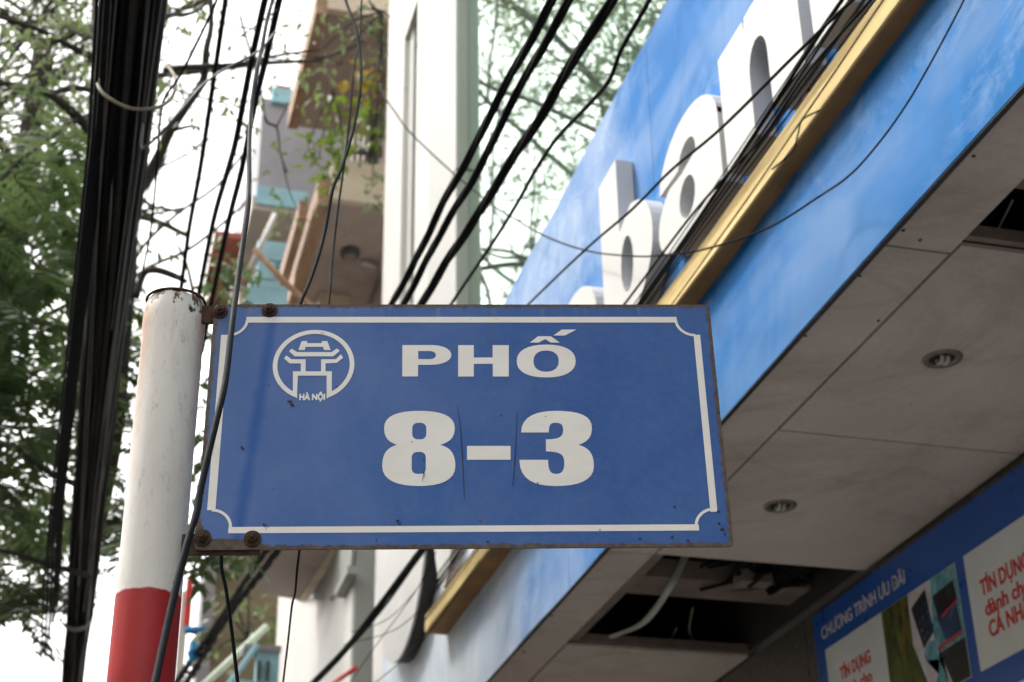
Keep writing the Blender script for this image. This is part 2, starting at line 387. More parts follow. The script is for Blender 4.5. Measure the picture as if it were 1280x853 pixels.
# ------------------------------------------------------------------ ground
def struct(o): o['kind'] = 'structure'; return o
struct(obj('street', [(-500, -500, 0), (500, -500, 0), (500, 900, 0), (-500, 900, 0)], [(0, 1, 2, 3)], MT['asphalt']))
v, f = box(-.25, 2.9, -14, 40, 0.004, .15); struct(obj('pavement', v, f, MT['pave']))
v, f = box(-.45, -.252, -14, 40, 0.004, .14); struct(obj('kerb', v, f, MT['kerb']))

# the far side of the street: storeyed house fronts outside the picture that shut out the low sky
hv = []
for i, (y0, y1, h) in enumerate([(-60, -44, 12), (-44, -30, 15), (-30, -17, 11), (-17, -4, 14), (-4, 9, 12), (9, 22, 13), (22, 36, 11), (36, 52, 14), (52, 70, 12)]):
    hv.append(box(-24, -14 - .4 * (i % 2), y0 + .02, y1 - .02, 0, h))
    for zf in np.arange(3.6, h, 3.4): hv.append(box(-14.0, -13.1 - .3 * (i % 2), y0 + .6, y1 - .6, zf, zf + .9))
for i, (x0, x1, h) in enumerate([(-12, -2, 13), (-2, 8, 11)]): hv.append(box(x0 + .02, x1 - .02, -75, -62, 0, h))
v, f = join(*hv); struct(obj('opposite_houses', v, f, MT['cream']))
# ------------------------------------------------------------------ bank building
XF, ZS, ZT, XW, XG = 1.83, 3.70, 5.48, 2.91, 2.487
bank = thing('bank_building', 'bank with blue printed sky fascia, drab soffit and reflective green glass above', 'building', (2.91, 3, 0))
fs = [-5, -1.2, 1.6, 4.62, 5.83, 6.95, 8.4, 9.8]
for a, b in zip(fs, fs[1:]):                                       # the banner skin, sheet by sheet
    n = 6; ys = np.linspace(a + .002, b - .002, n + 1); V = []
    for y in ys:
        bul = .006 * math.sin((y - a) / (b - a) * math.pi)
        V += [(XF - bul, y, ZS - .012), (XF - bul - .004, y, (ZS + ZT) / 2), (XF - bul, y, ZT)]
    Fq = [(i * 3 + j, (i + 1) * 3 + j, (i + 1) * 3 + j + 1, i * 3 + j + 1) for i in range(n) for j in range(2)]
    n0 = len(V); V += [(x + .014, y, z) for x, y, z in V]
    Fq += [(n0 + i * 3 + j, n0 + i * 3 + j + 1, n0 + (i + 1) * 3 + j + 1, n0 + (i + 1) * 3 + j) for i in range(n) for j in range(2)]
    Fq += [(i * 3, n0 + i * 3, n0 + i * 3 + 3, i * 3 + 3) for i in range(n)] + [(i * 3 + 2, i * 3 + 5, n0 + i * 3 + 5, n0 + i * 3 + 2) for i in range(n)]
    Fq += [(0, 1, n0 + 1, n0), (1, 2, n0 + 2, n0 + 1), (3 * n, n0 + 3 * n, n0 + 3 * n + 1, 3 * n + 1), (3 * n + 1, n0 + 3 * n + 1, n0 + 3 * n + 2, 3 * n + 2)]
    obj('fascia_sheet', V, Fq, MT['fascia'], bank)
v, f = box(XF - .003, XF + .0125, -5, 9.8, ZS - .0165, ZS - .0125); obj('edge_trim', v, f, MT['poster_dark'], bank)
v, f = box(XF + .020, XG, 9.7, 9.8, ZS + .02, ZT - .02); obj('end_wall', v, f, MT['white_wall'], bank)
v, f = box(XF + .020, XW + .3, -5, 9.695, ZT - .12, ZT - .02); obj('canopy_roof', v, f, MT['concrete'], bank)
# soffit: a border strip along the fascia and square boards behind it
zb = ZS + .012
def board(x0, x1, y0, y1, nm='soffit_board', dz=0.):
    g = .0035; v, f = box(x0 + g, x1 - g, y0 + g, y1 - g - .003, ZS + dz, zb + dz); return obj(nm, v, f, MT['soffit'], bank)
for i, (a, b) in enumerate(zip([-5, -1.5, .8, 3.135, 5.42, 7.7, 9.8], [-1.5, .8, 3.135, 5.42, 7.7, 9.8])):
    board(XF + .016, 2.04, a, b, 'soffit_strip', [0, .002, 0, .0015, .003, 0][i])
rows = [(-5, -3.7), (-3.7, -2.5), (-2.5, -1.35), (-1.35, -.2), (-.2, .95), (.95, 2.02), (3.085, 4.25), (4.25, 5.41), (6.575, 7.72), (7.72, 8.85), (8.85, 9.69)]
holes = {6: (2.307, 3.674), 7: (2.305, 4.842)}
for i, (a, b) in enumerate(rows):
    if i == 7:      # the board beside the wall cut back at its far corner
        v, f = prism([(2.045, a + .0025, ZS), (2.905, a + .0025, ZS), (2.905, b - .0075, ZS), (2.045, b - .0075, ZS)], (0, 0, .012))
        obj('soffit_board', v, f, MT['soffit'], bank)
    else: board(2.043, 2.907, a, b, dz=.0015 * (i % 2))
for px in ((1217, 195), (1129, 288), (1054, 360), (1098, 401), (1007, 420), (1150, 300), (1075, 345), (690, 770), (655, 815)):
    c = at(*px, 2, ZS); r_ = .0038 + .0015 * rng.random(); ng = 8
    obj('screw', [(c[0] + r_ * math.cos(t), c[1] + r_ * math.sin(t), ZS - .0022) for t in np.arange(ng) * 2 * math.pi / ng] + [(c[0] + r_ * math.cos(t), c[1] + r_ * math.sin(t), ZS + .004) for t in np.arange(ng) * 2 * math.pi / ng],
        [tuple(range(ng))] + [(j, (j + 1) % ng, ng + (j + 1) % ng, ng + j) for j in range(ng)], MT['rust'], bank)
# what shows through the two openings
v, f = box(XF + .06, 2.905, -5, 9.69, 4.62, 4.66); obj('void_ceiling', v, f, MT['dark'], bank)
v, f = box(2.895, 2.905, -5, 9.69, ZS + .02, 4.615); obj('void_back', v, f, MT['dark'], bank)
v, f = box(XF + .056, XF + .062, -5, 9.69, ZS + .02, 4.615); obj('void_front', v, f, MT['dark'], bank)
for y in (5.86,): v, f = box(2.0, 2.893, y, y + .22, 3.78, 3.86); obj('void_beam', v, f, MT['void_timber'], bank)
v, f = prism([(2.45, 5.47, 4.02), (2.86, 5.47, 3.98), (2.86, 6.1, 3.96), (2.40, 6.1, 4.0)], (0, 0, .02)); obj('void_board', v, f, MT['void_timber'], bank)
for k in range(5):
    v, f = box(2.60 + k * .055, 2.64 + k * .055, 5.50, 5.62, 3.86, 3.875); obj('void_slat', v, f, MT['void_timber'], bank)
for y in (2.35, 2.9): v, f = box(2.05, 2.893, y, y + .05, 3.80, 3.86); obj('void_beam', v, f, MT['void_timber'], bank)
v, f = box(2.045, 2.09, 5.42, 6.57, ZS + .014, ZS + .06); obj('ceiling_runner', v, f, MT['void_timber'], bank)
v, f = box(2.045, 2.90, 6.555, 6.575, ZS + .014, ZS + .05); obj('ceiling_runner', v, f, MT['void_timber'], bank)
v, f = box(2.045, 2.90, 3.06, 3.083, ZS + .014, ZS + .05); obj('ceiling_runner', v, f, MT['void_timber'], bank)
# granite lining, slab by slab
for ya, yb in zip([-5, -2.6, -1.4, -.2, 1.0, 2.2, 3.4, 4.6, 5.99, 7.2, 8.4], [-2.6, -1.4, -.2, 1.0, 2.2, 3.4, 4.6, 5.99, 7.2, 8.4, 9.79]):
    for za, zb_ in ((.15, 1.3), (1.3, 2.5), (2.5, 3.695)):
        v, f = box(XW, XW + .03, ya + .003, yb - .003, za + .003, zb_ - .003); obj('granite_slab', v, f, MT['granite'], bank)
v, f = box(XW + .032, XW + .3, -5, 9.79, 0, 5.3); obj('wall', v, f, MT['concrete'], bank)
# curtain wall panes above the canopy
pys = [-5, -3, -1, 1.0, 2.9, 4.8, 6.55, 8.62, 10.2]
for a, b in zip(pys, pys[1:]):
    for za, zb_ in ((5.4, 11.7), (11.7, 14.5)):
        t = .0015 * rng.normal()
        v, f = prism([(XG + t, a + .006, za + .006), (XG - t, b - .006, za + .006), (XG - t, b - .006, zb_ - .006), (XG + t, a + .006, zb_ - .006)], (.012, 0, 0))
        obj('glass_pane', v, f, MT['curtain'], bank)
v, f = box(XG + .02, XG + .35, -5, 10.2, 5.32, 14.5); obj('core_wall', v, f, MT['joint'], bank)
# clad end pier, with its window slot
XP = 2.39
zj = [3.8, 6.3, 8.62, 11.0, 14.5]; zj0 = [0.15] + zj
for za, zb_ in zip(zj0, zj0[1:]):
    v, f = box(XP, XG + .3, 11.185, 11.78, za + .014, zb_ - .014); obj('cladding_panel', v, f, MT['white_wall'], bank)
    v, f = box(XP, XG + .3, 10.2, 11.175, za + .014, zb_ - .014); obj('cladding_panel', v, f, MT['clad_shade'], bank)  # greyer tone paints in the duller light on this panel
    v, f = box(XP + .014, XG + .003, 10.190, 10.199, za + .014, zb_ - .014); obj('return_panel', v, f, MT['shade_grey'], bank)  # sheet coloured with the shade on the pier's turned side
    v, f = box(XP, XG + .3, 12.42, 13.3, za + .004, zb_ - .004); obj('cladding_panel', v, f, MT['white_wall'], bank)
v, f = box(XP + .02, XG + .28, 10.205, 13.28, .15, 7.9); obj('pier_core', v, f, MT['joint'], bank)
v, f = box(XP + .02, XG + .28, 10.205, 11.77, 7.91, 14.49); obj('pier_core', v, f, MT['joint'], bank)
z_lo, z_hi = 8.05, 11.6
v, f = box(XP + .002, XG + .3, 11.784, 12.416, .15, z_lo); obj('cladding_panel', v, f, MT['white_wall'], bank)
v, f = box(XP + .002, XG + .3, 11.784, 12.416, z_hi, 14.5); obj('cladding_panel', v, f, MT['white_wall'], bank)
v, f = box(XP + .14, XP + .16, 11.784, 12.416, z_lo, z_hi); wn = obj('window', v, f, MT['win_glass'], bank)
v, f = box(XP + .05, XP + .139, 12.2, 12.416, z_lo + .002, z_hi - .002); obj('frame', v, f, MT['frame_grey'], wn)
v, f = box(XP + .02, XP + .139, 11.784, 11.82, z_lo + .002, z_hi - .002); obj('frame', v, f, MT['frame_grey'], wn)
v, f = box(XW + .31, 9, -5, 13.3, 0, 14.5); obj('body', v, f, MT['concrete'], bank)

# bank sign: white built-up letters, emblem, and the yellow rail below them
XL = 1.77
def fl(polys, depth, name, mt, root, x_back=XF - .008):
    """outlines in (u along the street to the right, z) -> thick shape standing off the fascia"""
    v, f = flat2d(polys, depth); V = [(x_back - p[2], -p[0], p[1]) for p in v]; return obj(name, V, f, mt, root)
ltr = thing('bank_sign', 'row of thick white lowercase letters with round emblem on the blue fascia', 'sign', (XF, 5, 4.34))
zb0, zx, za_ = 4.345, 4.775, 5.06
def n_out(u0, w_=.57, st=.218):
    u1 = u0 + w_; r = (w_ - 2 * st) / 2; top = zx - .13
    outer = [(u0, zb0), (u0, zx), (u0 + st * .92, zx), (u0 + st * .95, zx - .05)] + arc(u1 - .30, zx - .21, .30, .215, 100, 0, 12) + [(u1, zb0), (u1 - st, zb0)] \
        + arc(u0 + st + r, top - .09, r, .09, 0, 180, 10) + [(u0 + st, zb0)]
    return [outer]
for u0 in (-5.690,): fl(n_out(u0), .068, 'letter', MT['white_letter'], ltr)
def b_out(u0):
    return [[(u0, zb0), (u0, za_), (u0 + .21, za_), (u0 + .21, zx - .045)] + arc(u0 + .27, (zb0 + zx) / 2, .28, (zx - zb0) / 2 + .006, 75, -75, 16) + [(u0 + .20, zb0)],
            arc(u0 + .275, (zb0 + zx) / 2, .068, .115, 0, 360, 18)[:-1]]
fl(b_out(-5.030), .068, 'letter', MT['white_letter'], ltr)
def a_out(u0):
    u1 = u0 + .57; m = u1 - .195
    o = [(m, zb0 + .0)] + [(u1, zb0)] + [(u1, zx - .15)] + arc(u1 - .27, zx - .17, .27, .175, 0, 175, 14) + [(u0 + .04, zx - .155), (u0 + .21, zx - .165)] + arc(u0 + .30, zx - .155, .075, .055, 170, 0, 8) \
        + [(m, zx - .185), (u0 + .24, zx - .195)] + arc(u0 + .19, zb0 + .125, .19, .13, 110, 290, 14)
    return [o, arc(u0 + .275, zb0 + .125, .072, .075, 0, 360, 16)[:-1]]
fl(a_out(-4.425), .068, 'letter', MT['white_letter'], ltr)
fl(n_out(-3.815), .068, 'letter', MT['white_letter'], ltr)
u = -3.175
fl([[(u, zb0), (u, za_), (u + .2, za_), (u + .2, 4.60), (u + .36, zx), (u + .62, zx), (u + .40, 4.58), (u + .64, zb0), (u + .39, zb0), (u + .25, 4.50), (u + .2, 4.46), (u + .2, zb0)]], .068, 'letter', MT['white_letter'], ltr)
u = -8.06                                                              # rounded v, mostly hidden by the street sign
fl([[(u, zx), (u + .22, zx), (u + .30, 4.56), (u + .38, zx), (u + .60, zx), (u + .42, zb0 + .06)] + arc(u + .30, zb0 + .08, .11, .08, -10, -170, 8) + [(u + .18, zb0 + .06)]], .068, 'letter', MT['white_letter'], ltr)
em = fl([arc(-8.80, 4.99, .74, .72, 0, 360, 48)[:-1]], .012, 'emblem', MT['white_letter'], ltr, XF - .086)
fl([arc(-8.80, 4.99, .737, .717, 0, 360, 48)[:-1], arc(-8.80, 4.99, .71, .69, 0, 360, 48)[:-1]], .077, 'emblem_return', MT['letter_grey'], ltr)
# yellow rail
rail = thing('sign_rail', 'long yellow metal rail under the white letters, draped with black cables', 'rail', (XF, 5, 4.2))
def rail_piece(d0, d1, za2, zb2, nm, mt, back=None):                  # the rail stands a little further off at its far end
    P = [(XF - d0, -5, za2), (XF - d0, 4.0, za2), (XF - d1, 7.98, za2)]
    P += [(XF - d1 + .008, 7.98, za2), (XF - d0 + .008, 4.0, za2), (XF - d0 + .008, -5, za2)] if back is None else [(XF - back, 7.98, za2), (XF - back, -5, za2)]
    v, f = prism(P, (0, 0, zb2 - za2)); return obj(nm, v, f, mt, rail)
rail_piece(.066, .125, 4.166, 4.252, 'rail_face', MT['yellow'])
rail_piece(.0575, .1165, 4.158, 4.169, 'rail_underside', MT['rail_brown'], .006)
rail_piece(.0575, .1165, 4.240, 4.248, 'rail_top', MT['rail_brown'], .006)
for y in (-4, -1, 2, 3.3, 4.6, 6.0, 7.4): v, f = box(XF - .05, XF - .0055, y, y + .03, 4.246, 4.30); obj('bracket', v, f, MT['rust'], rail)

# downlights
def downlight():
    r = thing('downlight', '', 'downlight', (0, 0, 0))
    n = 24; prof = [(.036, .004), (.040, -.006), (.056, -.006), (.060, .0005)]
    V = [(a * math.cos(t), a * math.sin(t), b) for a, b in prof for t in np.arange(n) * 2 * math.pi / n]
    Fq = [(i * n + j, i * n + (j + 1) % n, (i + 1) * n + (j + 1) % n, (i + 1) * n + j) for i in range(3) for j in range(n)]
    obj('ring', V, Fq, MT['lamp_ring'], r, True)
    V = [(.0375 * math.cos(t), .0375 * math.sin(t), z) for z in (-.0009, -.0048) for t in np.arange(n) * 2 * math.pi / n]
    obj('recess', V[:n], [tuple(range(n))], MT['dark'], r)
    for dx in (-.009, .009):
        P = smoothpath([(dx, .012, .0), (dx, .008, -.012), (dx, -.004, -.016), (dx, -.014, -.012), (dx, -.016, 0)], 4); v, f = tube(P, .0065, 8); obj('bulb_tube', v, f, MT['bulb'], r, True)
    return r
def dup(root, loc, label, group=None):
    r = root.copy(); COL.objects.link(r); r.location = loc; r['label'] = label
    if group: r['group'] = group
    for ch in root.children:
        c = ch.copy(); COL.objects.link(c); c.parent = r
        for g in ch.children: d = g.copy(); COL.objects.link(d); d.parent = c
    return r
dl = downlight(); dl.location = (2.307, 3.674, ZS); dl['label'] = 'round recessed downlight nearer the blue fascia edge, right of the sign'; dl['group'] = 'soffit downlights'
dup(dl, (2.305, 4.842, ZS), 'round recessed downlight close to the right edge of the street sign')
# the loose strip hanging out of the opening
P = [at(857, 697, 2, 3.86), at(838, 735, 2, 3.74), at(806, 779, 2, 3.66), at(765, 798, 2, 3.62)]
P = smoothpath([np.array(p) for p in P], 5); V = []
for i, p in enumerate(P):
    d = np.array([.011, -.008, 0]); V += [p - d, p + d, p + d + [0, 0, .012], p - d + [0, 0, .012]]
Fq = [(i * 4 + j, i * 4 + (j + 1) % 4, i * 4 + 4 + (j + 1) % 4, i * 4 + 4 + j) for i in range(len(P) - 1) for j in range(4)] + [(0, 1, 2, 3), (len(V) - 4, len(V) - 3, len(V) - 2, len(V) - 1)]
tagit(obj('loose_strip', V, Fq, MT['pale_strip']), 'bent pale metal strip hanging out of the open soffit', 'metal strip')
# tangle of wires and a ballast in the opening
tang = thing('wire_tangle', 'tangled dark wires and ballast box inside the open soffit', 'wires', (2.6, 5.8, 3.8))
for k in range(9):
    c0 = np.array([2.62, 5.66, 3.80]); P = [c0 + [rng.uniform(-.2, .25), rng.uniform(-.2, .35), rng.uniform(-.06, .06)] for _ in range(5)]
    v, f = tube(smoothpath(P, 5), rng.uniform(.006, .014), 6); obj('wire', v, f, MT['black_cable'], tang, True)
v, f = box(2.52, 2.66, 5.72, 5.80, 3.74, 3.79); obj('ballast', v, f, MT['void_timber'], tang)
for px in ([(866, 760), (862, 790), (875, 810), (880, 822)], [(846, 785), (838, 800), (828, 815)]):
    v, f = tube(smoothpath([at(a, b, 2, 3.78) for a, b in px], 4), .004, 6); obj('wire', v, f, MT['strap'], tang, True)
P = smoothpath([at(1266, 250, 2, 3.84), at(1256, 270, 2, 3.82), at(1242, 298, 2, 3.78)], 4); v, f = tube(P, .003, 6)
tagit(obj('loose_wire', v, f, MT['pale_strip'], smooth=True), 'thin pale wire in the dark opening at the right edge', 'wire')

# ------------------------------------------------------------------ poster board on the granite wall
XB = XW - .03
pb = thing('poster_board', 'blue advertising board with white panels and red lettering on the granite wall', 'notice board', (XW, 5, 2.0))
v, f = box(XB, XW - .001, 1.2, 5.85, 2.0, 3.652); obj('board', v, f, MT['poster_blue'], pb)
def onb(polyyz, lvl, mt, name, th=.002):
    v, f = prism([(XB - .0015 * lvl, y, z) for y, z in polyyz], (-.0012, 0, 0)); return obj(name, v, f, mt, pb)
for (ya, yb) in ((5.76, 4.705), (4.645, 3.59), (3.53, 2.475)):
    onb([(ya, 3.486), (yb, 3.486), (yb, 3.082), (ya, 3.082)], 1, MT['poster_white'], 'panel')
    onb([(ya, 2.99), (yb, 2.99), (yb, 2.2), (ya, 2.2)], 1, MT['poster_white'], 'panel')
field = plain('poster rice field print', (.06, .09, .015), .4, .7, 14, 0, dirt=(.30, .17, .03), dirtamt=.9, stretch=(1, 3, 1))
onb([(5.262, 3.484), (5.055, 3.484), (5.06, 3.30), (4.97, 3.084), (5.17, 3.084), (5.262, 3.22)], 2, field, 'picture_field')
onb([(5.053, 3.484), (4.885, 3.484), (4.93, 3.26), (4.83, 3.084), (4.968, 3.084), (5.058, 3.30)], 2, MT['poster_shirt'], 'picture_shirt')
onb([(5.038, 3.425), (4.925, 3.462), (4.905, 3.30), (4.985, 3.262)], 3, MT['poster_dark'], 'picture_keypad')
for r_ in range(4):
    for c_ in range(3):
        y_, z_ = 5.008 - .030 * c_ - .010 * r_, 3.395 - .031 * r_ + .010 * c_
        onb([(y_, z_), (y_ - .018, z_ + .006), (y_ - .021, z_ - .010), (y_ - .003, z_ - .016)], 4, MT['poster_navy'], 'picture_key')
onb(arc(4.935, 3.235, .052, .040, -30, 200, 10) + [(4.90, 3.16), (4.975, 3.086), (4.845, 3.086), (4.868, 3.15), (4.90, 3.20)][::1], 3, MT['poster_teal'], 'picture_cloth')
onb([(4.88, 3.484), (4.708, 3.484), (4.708, 3.20), (4.92, 3.20)], 2, MT['poster_teal'], 'picture_sky')
onb([(4.88, 3.42), (4.73, 3.43), (4.72, 3.36), (4.86, 3.34)], 3, MT['poster_dark'], 'picture_case')
onb([(4.87, 3.34), (4.73, 3.365), (4.72, 3.25), (4.83, 3.245)], 3, MT['poster_navy'], 'picture_case')
onb([(4.83, 3.335), (4.715, 3.362), (4.715, 3.354), (4.83, 3.327)], 4, MT['poster_red'], 'picture_stripe')
onb([(4.89, 3.238), (4.715, 3.247), (4.715, 3.238), (4.89, 3.226)], 4, MT['poster_red'], 'picture_stripe')
onb([(4.88, 3.215), (4.708, 3.22), (4.708, 3.084), (4.82, 3.084)], 3, MT['poster_dark'], 'picture_base')
def lettering(body, y0, z0, width, h, mt, lvl=2, bold=.012):
    v, f = text2d(body, width, h, bold, .0012); V = [(XB - .0015 * lvl - p[2], y0 - p[0], z0 + p[1]) for p in v]
    return obj('lettering', V, f, mt, pb)
lettering('CHƯƠNG TRÌNH ƯU ĐÃI', 5.775, 3.532, .72, .052, MT['poster_text'])
lettering('TÍN DỤNG', 5.65, 3.332, .26, .050, MT['poster_red'], bold=.025)
lettering('dành cho', 5.645, 3.262, .25, .046, MT['poster_red'], bold=.025)
lettering('CÁ NHÂN', 5.64, 3.195, .26, .048, MT['poster_red'], bold=.025)
lettering('TÍN DỤNG', 4.568, 3.318, .30, .055, MT['poster_red'], bold=.025)
lettering('dành cho', 4.56, 3.245, .28, .052, MT['poster_red'], bold=.025)
lettering('CÁ NHÂN', 4.555, 3.172, .30, .055, MT['poster_red'], bold=.025)

# ------------------------------------------------------------------ sign post and street name sign
PX, PY, PR = .0768, 2.19, .0452
post = thing('sign_post', 'round steel pole banded white and red with rusty open top', 'pole', (PX, PY, .15))
n = 40; zt = 2.794
def ring(r, z): return [(PX + r * math.cos(t), PY + r * math.sin(t), z + .0025 * math.sin(3 * t + 1) * (z > 2.77)) for t in np.arange(n) * 2 * math.pi / n]
prof = [(PR, .15), (PR, 1.0), (PR, 2.0), (PR, 2.60), (PR, 2.727), (PR + .0015, 2.744), (PR + .0012, 2.772), (PR - .001, 2.788), (PR - .003, zt), (PR - .006, zt - .002), (PR - .006, 2.5)]
V = []
for r_, z_ in prof: V += ring(r_, z_)
Fq = [(i * n + j, i * n + (j + 1) % n, (i + 1) * n + (j + 1) % n, (i + 1) * n + j) for i in range(len(prof) - 1) for j in range(n)]
pipe = obj('pipe', V, Fq, MT['pole'], None, True); 
for vv in pipe.data.vertices: vv.co -= Vector((PX, PY, 0))
pipe.parent = post; pipe.location = (0, 0, -.15)

v, f = tube([(PX + (PR - .0015) * math.cos(t), PY + (PR - .0015) * math.sin(t), zt + .001) for t in np.linspace(0, 2 * math.pi, 41)], .0022, 6, False); obj('rim', v, f, MT['rust'], post, True)
so_, sr, su = np.array([.4975, 2.0653, 2.5838]), np.array([.9756, -.2193, .0061]), np.array([.006, .0544, .9985])
sr /= np.linalg.norm(sr); su -= sr * (su @ sr); su /= np.linalg.norm(su); sn = np.cross(sr, su)      # sn points to the viewer
sign = thing('street_name_sign', 'blue enamel street sign reading PHỐ 8-3 with white border and city emblem', 'street sign', tuple(so_))
sign.rotation_euler = Matrix([[sr[i], -sn[i], su[i]] for i in range(3)]).to_euler()                # local x along, y away, z up
def s2(px, py):
    d = ray(px, py); t = ((so_ + sn * .0015 - CAM) @ sn) / (d @ sn); p = CAM + d * t - so_; return (p @ sr, p @ su)
def sobj(name, V, Fq, mt, parent=sign, smooth=False):
    me = bpy.data.meshes.new(name); me.from_pydata([tuple(p) for p in V], [], [tuple(q) for q in Fq]); me.update()
    bm = bmesh.new(); bm.from_mesh(me); bmesh.ops.recalc_face_normals(bm, faces=bm.faces); bm.to_mesh(me); bm.free()
    if smooth: me.polygons.foreach_set('use_smooth', [True] * len(me.polygons))
    me.materials.append(mt); o = bpy.data.objects.new(name, me); COL.objects.link(o); o.parent = parent; return o
# plate, slightly wavy sheet with clipped corners
out = rrect(-SW / 2, SW / 2, -SH / 2, SH / 2, .006, 4)
v, f = flat2d([out], .003); 
plate = sobj('plate', [(p[0], -(p[2] - .0015), p[1]) for p in v], f, MT['sign_blue'])
def decal(polys, name, mt=MT['sign_white'], lvl=0, parent=sign):
    v, f = flat2d(polys, .0004); return sobj(name, [(p[0], -(p[2] + .0016 + lvl * .0005), p[1]) for p in v], f, mt, parent)
def px2(polys): return [[s2(*p) for p in pl] for pl in polys]
# border: four bars joined by notched-corner arcs
bx, bz, cr = .3565, .1765, .032
o_ = .3565; i_ = .3465; zo, zi = .1775, .1675
for nm, q in (('border_bar', (-.326, .323, zi, zo)), ('border_bar', (-.330, .328, -.1755, -.1660))): decal([[(q[0], q[2]), (q[1], q[2]), (q[1], q[3]), (q[0], q[3])]], nm)
for q in ((-.3615, -.3500, -.1400, .1460), (.3465, .3565, -.1468, .1456)): decal([[(q[0], q[2]), (q[1], q[2]), (q[1], q[3]), (q[0], q[3])]], 'border_bar')
for sx in (-1, 1):
    for sz in (-1, 1):
        a0 = {(1, 1): 180, (-1, 1): 270, (-1, -1): 0, (1, -1): 90}[(sx, sz)]
        ca = {(1, 1): (.349, .172), (-1, 1): (-.352, .172), (-1, -1): (-.355, -.167), (1, -1): (.352, -.1695)}[(sx, sz)]
        A = arc(ca[0], ca[1], .0297, .0290, a0, a0 + 90, 12); B = arc(ca[0], ca[1], .0256, .0249, a0 + 90, a0, 12)
        decal([A + B], 'border_corner', lvl=0.3)
# lettering, drawn as outlines
letP = px2([[(503, 431.8), (541, 431.8)] + [(541 + 23.3 * math.cos(t), 444.1 - 12.3 * math.sin(t)) for t in np.linspace(math.pi / 2, -math.pi / 2, 12)] + [(522.6, 456.5), (522.4, 470.9), (502.8, 470.9)],
            [(522.8, 439.2), (538, 439.2)] + [(538 + 7 * math.cos(t), 444.3 - 5.1 * math.sin(t)) for t in np.linspace(math.pi / 2, -math.pi / 2, 8)] + [(522.8, 449.3)]])
letH = px2([[(572.7, 431.9), (592.2, 431.9), (592.2, 447.3), (615.8, 447.3), (615.8, 431.9), (636, 431.9), (636, 471), (616, 471), (616, 455.2), (592.2, 455.2), (592.2, 471), (572.7, 471)]])
def sq(cx, cy, rx, ry, p=2.3, n=32):
    return [(cx + rx * math.copysign(abs(math.cos(t)) ** (2 / p), math.cos(t)), cy - ry * math.copysign(abs(math.sin(t)) ** (2 / p), math.sin(t))) for t in np.arange(n) * 2 * math.pi / n]
letO = px2([sq(682.7, 451.7, 36.8, 20.5), sq(682.6, 451.8, 15.8, 13.2)])
circ = px2([[(662.3, 428.6), (672.5, 420.8), (688.7, 420.8), (699.5, 428.6), (688.6, 428.6), (681.5, 424.2), (673.2, 428.6)]])
acu = px2([[(691.8, 419.8), (702.2, 412.4), (720.3, 412.4), (706, 419.8)]])
decal(letP, 'letter'); decal(letH, 'letter'); lo = decal(letO, 'letter'); decal(circ, 'accent', lvl=0, parent=sign); decal(acu, 'accent', parent=sign)
def lobe(pts, n=5):
    return pts
def bez(p0, p1, p2, p3, n=8):
    return [tuple((1 - t) ** 3 * np.array(p0) + 3 * (1 - t) ** 2 * t * np.array(p1) + 3 * (1 - t) * t * t * np.array(p2) + t ** 3 * np.array(p3)) for t in np.linspace(0, 1, n)]
def path(p0, *segs):
    P = [p0]
    for sg in segs: P += bez(P[-1], *sg, 9)[1:] if len(sg) == 3 else [sg]
    if math.hypot(P[0][0] - P[-1][0], P[0][1] - P[-1][1]) < .05: P.pop()
    return P
e8 = path((524.3, 514), ((551, 514), (568.4, 520), (568.4, 535)), ((568.4, 546), (564, 552.5), (550.3, 556.4)), ((563, 560), (569.2, 567), (569.2, 583)), ((569.2, 601), (550, 607.9), (523.5, 607.9)),
          ((497, 607.9), (477.8, 601), (477.8, 583)), ((477.8, 567), (484, 560), (496.4, 556.4)), ((484, 552.5), (480.2, 546), (480.2, 535)), ((480.2, 520), (497.5, 514), (524.3, 514)))
dig8 = px2([e8, rrect(515.3, 532.9, 528.9, 549.6, 6.5, 6), rrect(514.6, 532.3, 565.3, 592.8, 6.5, 6)])
e3 = path((651.4, 541), ((651.4, 521), (670, 514), (695, 514)), ((724, 514), (739.8, 520), (739.8, 535)), ((739.8, 546), (735.5, 552.5), (722.9, 556.4)), ((736, 560), (742.3, 567), (742.3, 583)),
          ((742.3, 601), (723, 607.9), (695, 607.9)), ((668, 607.9), (649.3, 600), (649.3, 575.2)), (685.1, 575.2), ((685.1, 587), (687, 592.8), (695, 592.8)), ((702.5, 592.8), (705.4, 589), (705.4, 579)),
          ((705.4, 568), (700, 564.7), (682.4, 564.7)), (682.4, 549.6), ((698, 549.6), (704, 547), (704, 538)), ((704, 531), (701, 528.9), (694.6, 528.9)), ((688, 528.9), (686, 531), (686, 541)))
dig3 = px2([e3])
decal(dig8, 'digit'); decal(dig3, 'digit'); decal(px2([[(583.8, 557.8), (638.2, 557.8), (638.2, 575), (583.8, 575)]]), 'dash')
